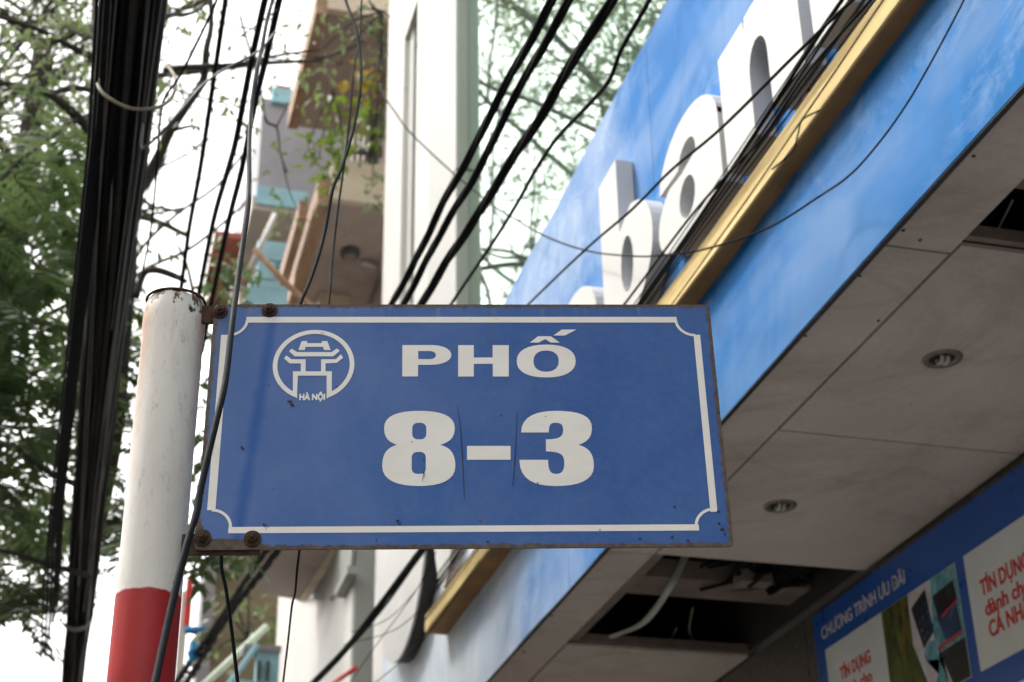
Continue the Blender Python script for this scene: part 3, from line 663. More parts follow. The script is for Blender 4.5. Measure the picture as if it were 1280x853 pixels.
# emblem: open ring round a stylised pavilion gate
def ez(x, y): return s2(320 + x / 6.5625, 390 + y / 6.5625)
cx, cz = -.2224, .0945; ro, ri = .0600, .0532
g1, g2 = ez(335, 712), ez(580, 714)
a1 = math.degrees(math.atan2(g1[1] - cz, g1[0] - cx)); a2 = math.degrees(math.atan2(g2[1] - cz, g2[0] - cx))
emb = decal([arc(cx, cz, ro, ro, a2, a1 + 360, 60) + arc(cx, cz, ri, ri, a1 + 360 - 3, a2 + 3, 60)], 'emblem')
def emp(pts): decal([[ez(*p) for p in pts]], 'gate', lvl=.25, parent=emb)
emp([(303, 490), (622, 490), (622, 676), (580, 714), (580, 525), (343, 525), (335, 711), (303, 684)])
emp([(230, 383), (250, 360), (292, 391), (407, 391), (407, 489.5), (368, 489.5), (368, 425), (277, 425)])
emp([(715, 378), (697, 350), (655, 391), (534, 391), (534, 489.5), (570, 489.5), (570, 424), (662, 420)])
emp([(272, 325), (292, 304), (338, 332), (620, 332), (665, 302), (686, 322), (635, 367), (318, 367)])
emp([(375, 242), (420, 242), (420, 259), (540, 259), (540, 242), (585, 242), (612, 315), (558, 315), (550, 289), (406, 289), (400, 315), (348, 315)])
p0, p1 = ez(354, 722), ez(566, 722); ph = ez(354, 674)[1] - p0[1]
v, f = text2d('HÀ NỘI', p1[0] - p0[0], ph, .05, .0004); sobj('lettering', [(p[0] + p0[0], -(p[2] + .0016), p[1] + p0[1]) for p in v], f, MT['sign_white'])
# scratches
for pts in ([(572, 508), (576, 540), (579, 590), (580.5, 625)], [(646.5, 514), (645, 550), (642.5, 590), (640.5, 608)], [(531, 598), (530, 590), (528, 602)], [(333.5, 663), (329, 655), (336, 660)]):
    P = [(q[0], -.0026, q[1]) for q in (s2(*p) for p in pts)]
    v, f = tube(smoothpath(P, 4), [.0002, .0006, .0003], 5); sobj('scratch', v, f, MT['dark'])
for (x, y, r_) in ((363, 503, 3.0), (366, 507, 1.8), (302, 560, 2.2), (304, 562, 1.4), (497, 651, 2.4), (499, 655, 1.4), (898, 640, 1.8), (903, 662, 2.2), (906, 668, 1.6), (899, 655, 1.5), (840, 672, 1.6), (750, 663, 1.2), (843, 634, 1.5), (860, 676, 1.5), (672, 604, 1.0), (530, 575, 1.0), (515, 553, 1.1), (682, 521, .9), (800, 674, 1.6), (610, 677, 1.4), (470, 676, 1.5)):
    P = [(x + r_ * (1 + .45 * rng.normal()) * math.cos(t), y + r_ * .8 * (1 + .45 * rng.normal()) * math.sin(t)) for t in np.arange(9) * 2 * math.pi / 9]
    decal(px2([P]), 'chip', MT['rust'], 1)
# bolts and the two flat bars
for b_ in ((275, 390), (337, 388.5), (253.5, 673), (315.5, 674)):
    x, z = s2(*b_); n = 16
    V = [(x + r_ * math.cos(t), y_, z + r_ * math.sin(t)) for r_, y_ in ((.0122, -.0016), (.0122, -.0036), (.0085, -.0042)) for t in np.arange(n) * 2 * math.pi / n]
    Fq = [(i * n + j, i * n + (j + 1) % n, (i + 1) * n + (j + 1) % n, (i + 1) * n + j) for i in range(2) for j in range(n)] + [tuple(range(2 * n, 3 * n))]
    wsh = sobj('bolt', V, Fq, MT['rust'])
    V = [(x + r_ * math.cos(t), y_, z + r_ * math.sin(t)) for r_, y_ in ((.0078, -.0040), (.0078, -.0098), (.006, -.0108)) for t in np.arange(6) * math.pi / 3 + x * 40]
    Fq = [(i * 6 + j, i * 6 + (j + 1) % 6, (i + 1) * 6 + (j + 1) % 6, (i + 1) * 6 + j) for i in range(2) for j in range(6)] + [tuple(range(12, 18))]
    sobj('nut', V, Fq, MT['rust'], wsh)
    V = [(x + .0036 * math.cos(t), y_, z + .0036 * math.sin(t)) for y_ in (-.0100, -.0150) for t in np.arange(10) * math.pi / 5]
    sobj('stud', V, [(j, (j + 1) % 10, 10 + (j + 1) % 10, 10 + j) for j in range(10)] + [tuple(range(10, 20))], MT['rust'], wsh)
for z0, z1, xe in ((.1705, .2005, -.2790), (-.2045, -.1745, -.2850)):
    V = []
    for z in (z0, z1):
        for y in (.0025, .0085): V += [(xe, y, z), (-.394, y, z)]
    sobj('bracket', V, [(0, 1, 3, 2), (4, 6, 7, 5), (0, 4, 5, 1), (2, 3, 7, 6), (0, 2, 6, 4), (1, 5, 7, 3)], MT['rust'])

# ------------------------------------------------------------------ cables
def onward(Q, way, dist):
    """points carrying a line on past its first point, easing from its own direction into `way`"""
    t = (Q[0] - Q[1]) / np.linalg.norm(Q[0] - Q[1]); g = np.array(way, float); g /= np.linalg.norm(g)
    st = np.linalg.norm(Q[0] - Q[1]); p = Q[0].copy(); out = []; gone = 0; k = 0
    while gone < dist and k < 30:
        b = min(1, gone / (dist * .4)); d = t * (1 - b) + g * b; d /= np.linalg.norm(d); p = p + d * st; out.append(p.copy()); gone += st; st = min(st * 1.5, 2.5); k += 1
    return out[::-1]
def cable(pts, r, mt, label, name='cable', sides=7, sub=6, group=None, lead=None, tail=None):
    """pts: (px, py, ax, val) picture positions, each pinned to a plane of the place"""
    Q = [at(*p) for p in pts]
    if lead == 'street': Q = onward(Q, (0, -1, .05), 13) + Q                  # on past the viewer to the next pole
    if lead == 'up': Q = onward(Q, (0, -.1, 1), 2.2) + Q
    if tail == 'down': Q = Q + onward(Q[::-1], (-.05, 0, -1), 1.5)[::-1]
    if tail == 'straight': Q = Q + onward(Q[::-1], (0, 0, -1), 1.2)[::-1]
    P = smoothpath(Q, sub); v, f = tube(P, r, sides); return tagit(obj(name, v, f, mt, None, True), label, 'cable', group)
def pins(xy, ax, vals):
    vals = np.interp(np.linspace(0, 1, len(xy)), np.linspace(0, 1, len(vals)), vals) if len(vals) != len(xy) else vals
    return [(x, y, ax, v) for (x, y), v in zip(xy, vals)]
# the thick near cable across the post
cable(pins([(352, -40), (341, 0), (334, 25), (327, 62), (321, 88), (314, 140), (311.5, 190), (311.5, 228), (310, 258), (304, 302), (297, 352), (290.5, 402), (282, 475), (272, 520), (262, 562), (250, 615), (246, 640), (232, 687), (214, 760), (194, 853), (186, 890)],
           1, [3.0, 2.9, 2.8, 2.7, 2.6, 2.5, 2.4, 2.3, 2.25, 2.18, 2.12, 2.05, 1.98, 1.95, 1.93, 1.91, 1.9, 1.88, 1.85, 1.8, 1.78]),
      [.0042, .0042, .0045, .005], MT['grey_cable'], 'thick grey cable hanging down in front of the white and red pole', sides=12, lead='up', tail='down')
# pair of drooping loops above and behind the sign
cable(pins([(425, -30), (432, 0), (445, 37), (450.5, 75), (450.5, 112), (442, 160), (428, 208), (416, 237), (405, 295), (390, 345), (375, 381), (340, 470), (300, 590), (277, 690), (283, 740), (290, 792), (297, 853), (301, 890)], 1, [3.4, 2.7, 2.35, 2.3]),
      [.0042, .0036, .0028, .0026], MT['black_cable'], 'black cable drooping in a loop above the sign and out below it', sides=9, lead='up', tail='straight')
cable(pins([(454, -30), (452, 0), (449, 50), (442, 88), (437, 150), (430, 208), (422, 265), (415, 330), (411, 381), (395, 530), (374, 690), (369, 740), (365, 757), (360, 802), (354, 853), (350, 890)], 1, [3.6, 3.0, 2.6, 3.2]),
      [.0028, .0028, .0022, .0019], MT['black_cable'], 'thin black cable hanging straight behind the sign beside the looped one', sides=8, lead='up')
# three heavy twisted cables crossing the glass; two merge into the tied bundle below
def heavy(xy, x_, r, label):
    Q = [at(a, b, 0, v) for (a, b), v in zip(xy, np.interp(np.linspace(0, 1, len(xy)), [0, 1], x_))]
    ld = onward(Q, (0, -1, .05), 12); P = smoothpath(ld + Q, 8)
    t = thing('heavy_cable', label, 'cable', P[0], 'heavy twisted cables crossing the glass')
    seg = np.concatenate([[0], np.cumsum(np.linalg.norm(np.diff(P, axis=0), axis=1))])
    for k in range(3):
        vis = np.clip(seg - seg[8 * len(ld)], 0, None); a = vis * 5 + k * 2.094; rr = np.interp(vis / vis[-1], [0, .35, 1], [r, r * 1.15, r * 3.4])
        Q = P + np.stack([np.cos(a) * rr * .62, 0 * a, np.sin(a) * rr * .62], 1)
        v, f = tube(Q, rr * .62, 7); obj('strand', v, f, MT['black_cable'], t, True)
heavy([(712, -33), (691, 0), (660, 57), (622, 125), (590, 190), (555, 252), (520, 325), (490, 381), (430, 500), (362, 640), (328, 692), (280, 765), (232, 835), (205, 875)], (.95, .95), .0105, 'heavy twisted black cable, leftmost of three in front of the pier')
heavy([(732, -36), (712, 0), (677, 62), (635, 137), (600, 210), (555, 285), (505, 381), (440, 510), (362, 655), (322, 705), (272, 780), (222, 853), (200, 885)], (1.0, .98), .0105, 'heavy twisted black cable, middle of three in front of the pier')
heavy([(790, -38), (767, 0), (722, 67), (680, 140), (632, 212), (600, 265), (560, 325), (527, 381), (455, 510), (372, 650), (330, 712), (282, 775), (228, 862)], (1.1, 1.0), .0125, 'thickest twisted black cable, rightmost of three over the glass')
cable(pins([(818, -20), (812, 0), (777, 62), (762, 100), (735, 132), (697, 172), (670, 212), (645, 257), (615, 305), (565, 379), (500, 480), (430, 610)], 0, [1.2]), .0062, MT['black_cable'], 'single black cable bowing over the reflecting glass right of the heavy ones', lead='street')
cable(pins([(1100, -25), (1066, 0), (995, 68), (902, 160), (840, 212), (790, 262), (732, 312), (660, 381), (560, 480)], 0, [1.45]), .0042, MT['black_cable'], 'thin black cable running straight across the white letters', lead='street')
cable(pins([(1110, -22), (1085, 4), (1010, 90), (955, 170), (915, 212), (860, 275), (780, 381), (700, 480)], 0, [1.6]), .004, MT['black_cable'], 'thin black cable passing over the feet of the white letters', lead='street')
cable(pins([(474, 105), (480, 120), (495, 142), (512, 165), (560, 211), (610, 252), (640, 272), (685, 297), (735, 314), (785, 320), (822, 320), (880, 312), (960, 285), (1022, 247), (1060, 221), (1092, 187), (1127, 140), (1160, 85), (1205, 0), (1220, -40)], 1, [8.5, 7.6, 6.8, 5.4, 4.3, 3.5, 3.0, 2.6, 2.3]),
      [.006, .004, .003, .0022], MT['black_cable'], 'long thin wire sagging in a wide loop across the bank fascia', sides=6)
# cables draped along the rail
rc = thing('rail_cables', 'sheaf of black cables lying along the yellow rail', 'cable bundle', (1.74, 4, 4.25))
for k in range(8):
    zz = [4.335, 4.318, 4.302, 4.290, 4.278, 4.235, 4.205, 4.33][k]; ph = rng.uniform(0, 6)
    y = np.linspace(-2, 7.9, 34)
    x = 1.742 - .004 * (k % 3) - np.clip(y - 4.5, 0, 9) * .016
    z = zz + .020 * np.sin(y * (.8 + .09 * k) + ph) + .008 * np.sin(y * 3.1 + 2 * ph)
    if k in (5, 6): z = zz + .035 * np.sin(y * 1.1 + ph) - .015
    v, f = tube(np.stack([x, y, z], 1), [.003, .0065, .0042, .0034, .003, .003, .0026, .0024][k], 6); obj('strand', v, f, MT['black_cable'], rc, True)
P = smoothpath([at(1025, 138, 0, 1.74), at(1003, 150, 0, 1.735), at(997, 170, 0, 1.73), at(990, 190, 0, 1.74), at(965, 212, 0, 1.74)], 5); v, f = tube(P, .0025, 6); obj('strand', v, f, MT['black_cable'], rc, True)
# lower continuation of that sheaf
lc = thing('sagging_cables', 'dark cable bunch slanting across the pale wall below the sign', 'cable bundle', at(525, 690, 0, 1.5))
for k in range(6):
    jit = rng.normal(0, 1.3, (5, 2))
    base = np.array([(600, 600), (528, 688), (478, 757), (430, 815), (375, 872)], float) + jit + (k - 2.5) * np.array([.9, .7])
    P = smoothpath([at(a, b, 0, q) for (a, b), q in zip(base, (1.66, 1.5, 1.4, 1.3, 1.2))], 7); v, f = tube(P, .009 if k < 4 else .005, 6); obj('strand', v, f, MT['black_cable'], lc, True)
for i, xy in enumerate(([(545, 690), (530, 722), (505, 760), (475, 800), (440, 850), (430, 870)], [(575, 690), (540, 745), (505, 780), (480, 793), (455, 800), (430, 806)], [(600, 700), (530, 800), (480, 845), (455, 865)], [(535, 705), (522, 735), (490, 770), (460, 785), (440, 790)])):
    cable(pins(xy, 0, [1.55, 1.3]), .0022, MT['black_cable'], ['thin wire looping from the emblem down the pale wall', 'thin wire curving under the white letters to the left', 'lowest thin wire slanting over the pale fascia end', 'short slack wire beside the slanting cable bunch'][i], sides=5)
# left overhead lines
def over(xy, x_, r, label, mt='black_cable'): return cable(pins(xy, 0, [x_]), r, MT[mt], label, sides=7, lead='street')
over([(290, -40), (282, 0), (267, 100), (250, 212), (237, 282), (227, 355), (212, 470)], .28, .0125, 'thick black overhead cable, first right of the great bundle')
over([(342, -40), (331, 0), (312, 87), (295, 175), (285, 212), (267, 275), (250, 360), (236, 430)], .36, .0125, 'thick black overhead cable, second right of the great bundle')
over([(360, -40), (349, 0), (335, 62), (317, 137), (302, 212), (285, 280), (266, 370), (252, 440)], .41, .0125, 'thick black overhead cable, third, just behind the grey near cable')
cable(pins([(276, -25), (271, 0), (248, 50), (225, 95), (205, 125), (199, 160), (196, 212), (188, 290), (178, 340)], 1, [3.5, 4.2, 5.2]), .004, MT['black_cable'], 'thin black wire curving in to the side of the great bundle')
cable(pins([(178, 155), (177, 183), (182, 184), (200, 168), (225, 140), (255, 105), (290, 82), (322, 65), (345, 40)], 1, [4.3, 4.2]), .004, MT['steel_grey'], 'pale grey wire leaving the great bundle towards the right')
cable(pins([(350, 10), (330, 25), (312, 38), (296, 48), (285, 47), (286, 40), (300, 35), (315, 36), (325, 44)], 0, [.4, .4, .38, .36, .34, .34, .36, .37, .38]), .0035, MT['black_cable'], 'little curl of black wire between the overhead cables')
cable(pins([(461, 0), (467, 10), (480, 15), (487, 22)], 1, [8]), .006, MT['black_cable'], 'short black wire end poking from behind the white pier')
# the great bundle
gb = thing('great_bundle', 'massive bundle of black cables running overhead down the street', 'cable bundle', (-.05, 6, 4.7))
ys = np.concatenate([np.array([-14, -8, -3, 0.]), np.linspace(1.5, 9, 34), np.linspace(9.8, 34, 26)])
for k in range(64):
    a, q = rng.uniform(0, 6.283), math.sqrt(rng.uniform(0.05, 1)); ph = rng.uniform(0, 6.28, 3); dr = rng.uniform(.004, .011)
    rad = np.interp(ys, [1.5, 4, 6, 9, 11, 34], [.086, .084, .080, .074, .072, .072])
    wob = .008 * np.sin(ys * .9 + ph[0]) + .004 * np.sin(ys * 2.7 + ph[1])
    x = np.interp(ys, [1.5, 4, 34], [-.045, -.05, -.09]) + rad * q * math.cos(a) + wob; z = np.interp(ys, [1.5, 4, 7, 10, 34], [4.73, 4.70, 4.70, 4.72, 5.2]) + rad * q * math.sin(a) + .01 * np.sin(ys * 1.2 + ph[2])
    mt = MT['dusty_cable'] if rng.random() < .35 else (MT['steel_grey'] if rng.random() < .08 else MT['black_cable'])
    v, f = tube(np.stack([x, ys, z], 1), dr, 6); obj('strand', v, f, mt, gb, True)
for k in range(9):      # pale threads on the underside
    a = rng.uniform(-2.5, -.6); ph = rng.uniform(0, 6.28, 2); y = np.linspace(3.2, rng.uniform(5.5, 11), 26); rd = .097
    aa = a + .35 * np.sin(y * .55 + ph[0])
    v, f = tube(np.stack([-.05 - .0013 * (y - 4) + rd * np.cos(aa), y, np.interp(y, [1.5, 4, 7, 10, 34], [4.73, 4.70, 4.70, 4.72, 5.2]) + rd * np.sin(aa)], 1), rng.uniform(.0016, .003), 5); obj('strand', v, f, MT['steel_grey'], gb, True)
for k in range(5):      # strands drifting off its left flank
    yy = np.linspace(3.6, 9, 22); s = np.clip((yy - 4.4) / 3, 0, 1)
    x = -.12 - .010 * k + .0 * yy; z = 4.70 - .05 * k - .42 * s * (1 - s * .55) - .05 * k * s
    v, f = tube(np.stack([x - .06 * s, yy, z], 1), .009 - .001 * k, 6); obj('strand', v, f, MT['black_cable'], gb, True)
P = [at(124, 95, 1, 4.2), at(123, 108, 1, 4.05), at(135, 122, 1, 4.0), at(165, 136, 1, 3.98), at(198, 134, 1, 4.0), at(216, 120, 1, 4.1), at(219, 98, 1, 4.2), at(208, 80, 1, 4.3)]
v, f = tube(smoothpath(P, 5), .0055, 8); obj('strap', v, f, MT['strap'], gb, True)
yc = 9.75; V = [( -.075 + .10 * math.cos(t), yc + d, 4.72 + .10 * math.sin(t)) for d in (0, .08) for t in np.arange(20) * math.pi / 10]
obj('strap', V, [(j, (j + 1) % 20, 20 + (j + 1) % 20, 20 + j) for j in range(20)], MT['steel_grey'], gb, True)
# blue ties on the left lower bundle
tie = thing('plastic_tie', 'knotted bright blue plastic tie around the heavy cables below the sign', 'cable tie', at(240, 800, 0, .97))
def blob(px, py, r, sc, name, mt, par, x_=.94, sd=0):
    c = at(px, py, 0, x_); rg = np.random.default_rng(sd); bm = bmesh.new(); bmesh.ops.create_icosphere(bm, subdivisions=3, radius=1)
    V = []
    for vv in bm.verts:
        p = np.array(vv.co); k = 1 + .18 * math.sin(5 * p[0] + sd) + .15 * math.sin(7 * p[2] + 2 * p[1] + sd); V.append(c + p * k * r * 1.35 * np.array(sc))
    Fq = [[q.index for q in f.verts] for f in bm.faces]; bm.free(); return obj(name, V, Fq, mt, par, True)
blob(241, 815, .052, (.75, .75, 1.3), 'bag', MT['blue_plastic'], tie, .92, 3)
blob(240, 788, .045, (1.1, .8, .6), 'knot', MT['blue_plastic'], tie, .92, 5)
blob(251, 786, .03, (1.2, .6, .5), 'tail', MT['blue_plastic'], tie, .92, 8)

# ------------------------------------------------------------------ white neighbour wall and its canopy
nb = thing('white_house', 'white rendered house wall with shaded end beyond the bank', 'building', (2.4, 15.5, 0))
a = at(347, 770, 0, 2.40); b = at(440, 770, 0, 2.40)
v, f = box(2.40, 7, b[1], a[1], 0, 8.6); obj('wall', v, f, MT['white_wall'], nb)
v, f = box(2.41, 6.9, b[1] - .06, b[1] - .003, 0, 8.55); obj('end_wall', v, f, MT['shade_grey'], nb)  # shade of the turned end is put into its colour
ZC = at(372, 750, 0, 2.2)[2]
poly = [at(300, 688, 2, ZC), at(418, 680, 2, ZC), at(372, 750, 2, ZC), at(325, 742, 2, ZC)]
cn = thing('house_canopy', 'brown underside of a canopy slab with a pale edge left of the white wall', 'canopy', poly[2])
v, f = prism(poly, (0, 0, .25)); obj('slab', v, f, MT['balcony_under'], cn)
e0, e1 = np.array(poly[1]), np.array(poly[2])
P = np.array([e0, e1]); v, f = prism([e0 + [.0, 0, -.02], e1 + [.0, 0, -.02], e1 + [.10, 0, -.02], e0 + [.10, 0, -.02]], (0, 0, .3)); obj('edge_board', v, f, MT['cream'], cn)
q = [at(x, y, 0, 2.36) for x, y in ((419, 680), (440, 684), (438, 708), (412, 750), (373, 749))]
v, f = prism(q, (.025, 0, 0)); obj('shadow_panel', v, f, MT['shade_grey'], cn)  # canopy's shadow on the white wall, built as a coloured sheet
v, f = tube([at(440, 690, 0, 2.3), at(440, 735, 0, 2.3)], .012, 6)
v, f = box(2.30, 2.395, at(440, 727, 0, 2.35)[1], at(425, 727, 0, 2.35)[1], at(432, 733, 0, 2.35)[2], at(432, 724, 0, 2.35)[2]); obj('bracket', v, f, MT['shade_grey'], cn)
v, f = tube([at(445, 835, 0, 2.2), at(418, 853, 0, 2.2), at(400, 868, 0, 2.2)], .02, 6); tagit(obj('red_pipe', v, f, MT['red_paint'], None, True), 'thin red pipe slanting at the foot of the white wall', 'pipe')

# ------------------------------------------------------------------ balcony house (brown soffits, orange edge)
YH = 18.
bh = thing('balcony_house', 'weathered cream house with stacked brown soffit balconies and orange timber edges', 'building', far(480, 600, YH))
def balcony(z_px, left_near, left_far, right, up_px, par):
    z = far(*z_px, YH)[2]
    nl, fl_, nr = at(*left_near, 2, z), at(*left_far, 2, z), at(*right, 2, z)
    nl[1] = nr[1] = YH; x0 = nl[0]; y1 = fl_[1]; x1 = 6.
    s = box(x0, x1, YH, y1, z, z + .22); o = obj('balcony', *s, MT['balcony_under'], par)
    h = far(*up_px, YH)[2] - z
    e = box(x0 - .16, x0 - .002, YH - .05, y1, z - .06, z + .34); obj('edge_beam', *e, MT['orange_wood'], o)
    e = box(x0, x1, YH - .12, YH - .002, z + .0, z + h); obj('parapet', *e, MT['cream'], o)
    return x0, y1, z, h, o
x0, y1, z0, h0, bl = balcony((445, 258), (413, 248), (374, 378), (480, 268), (445, 208), bh)
e = box(x0 - .36, x0 - .24, YH + .3, y1 - .6, z0 - .10, z0 + .18); obj('edge_beam', *e, MT['orange_wood'], bh)
x0b, y1b, z1, h1, bl2 = balcony((440, 22), (408, 18), (384, 160), (480, 30), (440, -30), bh)
v, f = box(x0 + 1.0, 6.5, YH + .9, y1 + 2, 0, z1 + 3); obj('wall', v, f, MT['brown_wall'], bh)
for px in (443, 450, 457, 464, 471):                                  # dark balusters on the lower parapet
    p = far(px, 208, YH - .06); v, f = box(p[0] - .02, p[0] + .02, YH - .08, YH - .04, p[2] - .02, p[2] + .5); obj('baluster', v, f, MT['joint'], bl)
p, q = far(438, 190, YH - .06), far(478, 193, YH - .06); v, f = box(p[0], q[0], YH - .1, YH - .02, p[2], p[2] + .06); obj('handrail', v, f, MT['joint'], bl)
c = at(438, 314, 2, z0); n = 20
V = [(c[0] + r_ * math.cos(t), c[1] + r_ * math.sin(t) * 1.2, z0 - d) for r_, d in ((.13, .001), (.13, .07), (.09, .10)) for t in np.arange(n) * 2 * math.pi / n]
lm = obj('ceiling_lamp', V, [(i * n + j, i * n + (j + 1) % n, (i + 1) * n + (j + 1) % n, (i + 1) * n + j) for i in range(2) for j in range(n)] + [tuple(range(2 * n, 3 * n))], MT['joint'], bh, True)
V = [(c[0] + .085 * math.cos(t), c[1] + .1 * math.sin(t), z0 - .104) for t in np.arange(n) * 2 * math.pi / n]; obj('diffuser', V, [tuple(range(n))], MT['lamp_ring'], lm)
p, q = at(452, 328, 2, z0 - .05), at(471, 333, 2, z0 - .05); v, f = tube([p, q], .045, 8); obj('light_tube', v, f, MT['frame_grey'], bh, True)
p, q = at(398, 330, 2, z0 - .03), at(400, 385, 2, z0 - .03)
v, f = box(x0 + .25, x0 + .7, y1 - .4, y1 - .1, z0 - 2.5, z0 - .01); obj('column', v, f, MT['cream'], bh)
v, f = box(2.6, 3.0, y1 + .2, y1 + .3, z0 - 3, z0 - .3); obj('door', v, f, MT['orange_wood'], bh)

# ------------------------------------------------------------------ grey and blue trimmed house further back
YB = 25.
gh = thing('blue_trimmed_house', 'tall grey house with pale blue cornices and a turquoise balustrade', 'building', far(345, 700, YB))
def wallpx(x0p, x1p, ytop, ybot, y, mt, name, par, th=.25, xoff=0):
    """an upright wall facing the camera's end of the street, at distance y"""
    a, b, c_ = far(x0p, (ytop + ybot) / 2, y), far(x1p, (ytop + ybot) / 2, y), far((x0p + x1p) / 2, ytop, y); d = far((x0p + x1p) / 2, ybot, y)
    return obj(name, *box(a[0], b[0], y, y + th, d[2], c_[2]), mt, par)
wallpx(324, 470, 132, 262, YB, MT['blue_grey'], 'upper_wall', gh, 5)
wallpx(340, 392, 112, 130, YB - .12, MT['blue_paint'], 'cornice', gh, .6)
wallpx(345, 364, 107, 112, YB - .1, MT['red_tile'], 'coping', gh, .5)
wallpx(320, 384, 236, 258, YB - .35, MT['blue_paint'], 'cornice', gh, .8)
zz = far(345, 258, YB)[2]
a, b = far(313, 262, YB)[0], far(400, 262, YB)[0]
v, f = box(a, b + 1.5, YB - .3, YB + 5, zz - .30, zz - .02); obj('floor_slab', v, f, MT['beige'], gh)
wallpx(318, 400, 262, 420, YB + 1.4, MT['beige'], 'recessed_wall', gh, 4)
bal = thing('balustrade', 'turquoise painted balustrade with small arched openings on the grey house', 'balustrade', far(345, 380, YB - .5))
YQ = YB - .6
def bar(x0p, x1p, yt, yb, name, th=.22, mt='blue_paint'): return wallpx(x0p, x1p, yt, yb, YQ, MT[mt], name, bal, th)
bar(322, 378, 303, 318, 'top_rail', .3); bar(318, 378, 318, 326, 'rail')
for x0_, x1_ in ((322, 343), (352, 361), (369, 378)): bar(x0_, x1_, 326, 350, 'post')
bar(312, 378, 350, 362, 'rail'); bar(306, 376, 362, 385, 'base', .15)
for cxp in (347.5, 365):
    a = far(cxp - 5, 326, YQ + .05); b = far(cxp + 5, 326, YQ + .05); r_ = (b[0] - a[0]) / 2; cz_ = a[2] - .1
    pl = [(a[0] - .02, cz_ + .12), (b[0] + .02, cz_ + .12), (b[0] + .02, cz_ - .1)] + [(a[0] + r_ + r_ * math.cos(t) * .9, cz_ - .08 + r_ * math.sin(t)) for t in np.linspace(0, math.pi, 9)] + [(a[0] - .02, cz_ - .1)]
    v, f = prism([(x, YQ + .05, z) for x, z in pl], (0, .1, 0)); obj('arch', v, f, MT['blue_paint'], bal)
p, q = far(344, 268, YQ - .3), far(313, 335, YQ - .3); v, f = tube([p, q], .05, 6); tagit(obj('white_pipe', v, f, MT['white_wall'], None, True), 'pale slanting pipe above the turquoise balustrade', 'pipe')
p, q = far(318, 312, 15), far(384, 380, 15); v, f = tube([p, (p + q) / 2 + [0, 0, -.02], q, q + (q - p) * .4], .035, 6); tagit(obj('bamboo_pole', v, f, MT['orange_wood'], None, True), 'brown pole slanting down in front of the turquoise balustrade', 'pole')
# roof with red edge peeking out right of the post
rh = thing('red_roof', 'small red tiled roof edge left of the grey house', 'roof', far(285, 300, 27))
wallpx(268, 320, 291, 298, 27, MT['red_tile'], 'roof_edge', rh, 3); wallpx(300, 316, 298, 420, 27.5, MT['beige'], 'wall', rh, 3); wallpx(309, 316, 300, 360, 27.3, MT['red_tile'], 'trim', rh, .1)
# lower courtyard wall, turquoise parapet, pole, post
ow = thing('mossy_wall', 'mossy brown rear wall with trailing weeds below the sign', 'wall', far(300, 900, 24))
wallpx(262, 352, 690, 980, 24, MT['olive_wall'], 'wall_face', ow, 1.)
wallpx(246, 262, 694, 980, 23.8, MT['blue_grey'], 'pilaster', ow, .8)
bp = thing('turquoise_parapet', 'pale turquoise parapet with grey coping at the bottom of the white wall', 'parapet', far(325, 860, 17))
wallpx(318, 347, 812, 930, 17, MT['blue_paint'], 'panel', bp, .15); wallpx(305, 352, 806, 812, 16.9, MT['blue_grey'], 'coping', bp, .3); wallpx(286, 318, 850, 940, 17.02, MT['blue_paint'], 'panel', bp, .15)
for px in (322, 333): wallpx(px, px + 4, 826, 850, 16.93, MT['joint'], 'slot', bp, .05)
p, q = far(322, 806, 16.6), far(268, 880, 16.6); v, f = tube([p, q], .035, 6); obj('stay', v, f, MT['blue_paint'], bp)
p, q = far(334, 783, 20), far(225, 885, 20); v, f = tube([p, q], .045, 8); tagit(obj('green_pipe', v, f, MT['pale_green'], None, True), 'pale green pipe slanting down beside the red post', 'pipe')
wallp = wallpx(231.5, 240, 724, 781, 22, MT['red_paint'], 'red_post', None, .12); tagit(wallp, 'bright red post just right of the red and white pole', 'post')
p = wallpx(221, 231, 738, 900, 22.3, MT['white_wall'], 'white_post', None, .15); tagit(p, 'pale narrow post beside the bright red one', 'post')

# ------------------------------------------------------------------ trees
def leaves(pts, size, jitter=.35, droop=.5, aspect=.42):
    """folded leaf shapes at pts; returns verts, tris"""
    pts = np.asarray(pts); n = len(pts)
    L = size * (1 + jitter * rng.uniform(-1, 1, n)); W = L * aspect
    az = rng.uniform(0, 2 * math.pi, n); el = rng.normal(-droop, .45, n)
    d = np.stack([np.cos(az) * np.cos(el), np.sin(az) * np.cos(el), np.sin(el)], 1)
    s = np.cross(d, rng.normal(0, 1, (n, 3)) * .45 + [0, 0, 1]); s /= np.linalg.norm(s, axis=1)[:, None]
    up = np.cross(s, d); L, W = L[:, None], W[:, None]
    a = pts; b = pts + d * L * .42 + s * W * .5 + up * L * .06; c = pts + d * L - up * L * .10; e = pts + d * L * .42 - s * W * .5 + up * L * .06; m = pts + d * L * .5 - up * L * .02
    V = np.stack([a, b, c, e, m], 1).reshape(-1, 3); k = np.arange(n)[:, None] * 5
    Ft = np.concatenate([k + [0, 1, 4], k + [1, 2, 4], k + [2, 3, 4], k + [3, 0, 4]], 1).reshape(-1, 3)
    return V, Ft
def spray(p0, d, length, nl, size):
    """points of leaflets along a drooping rachis"""
    t = np.linspace(.15, 1, nl)[:, None]; d = np.array(d)
    return p0 + d * length * t + np.array([0, 0, -1]) * (length * .35 * t ** 2)
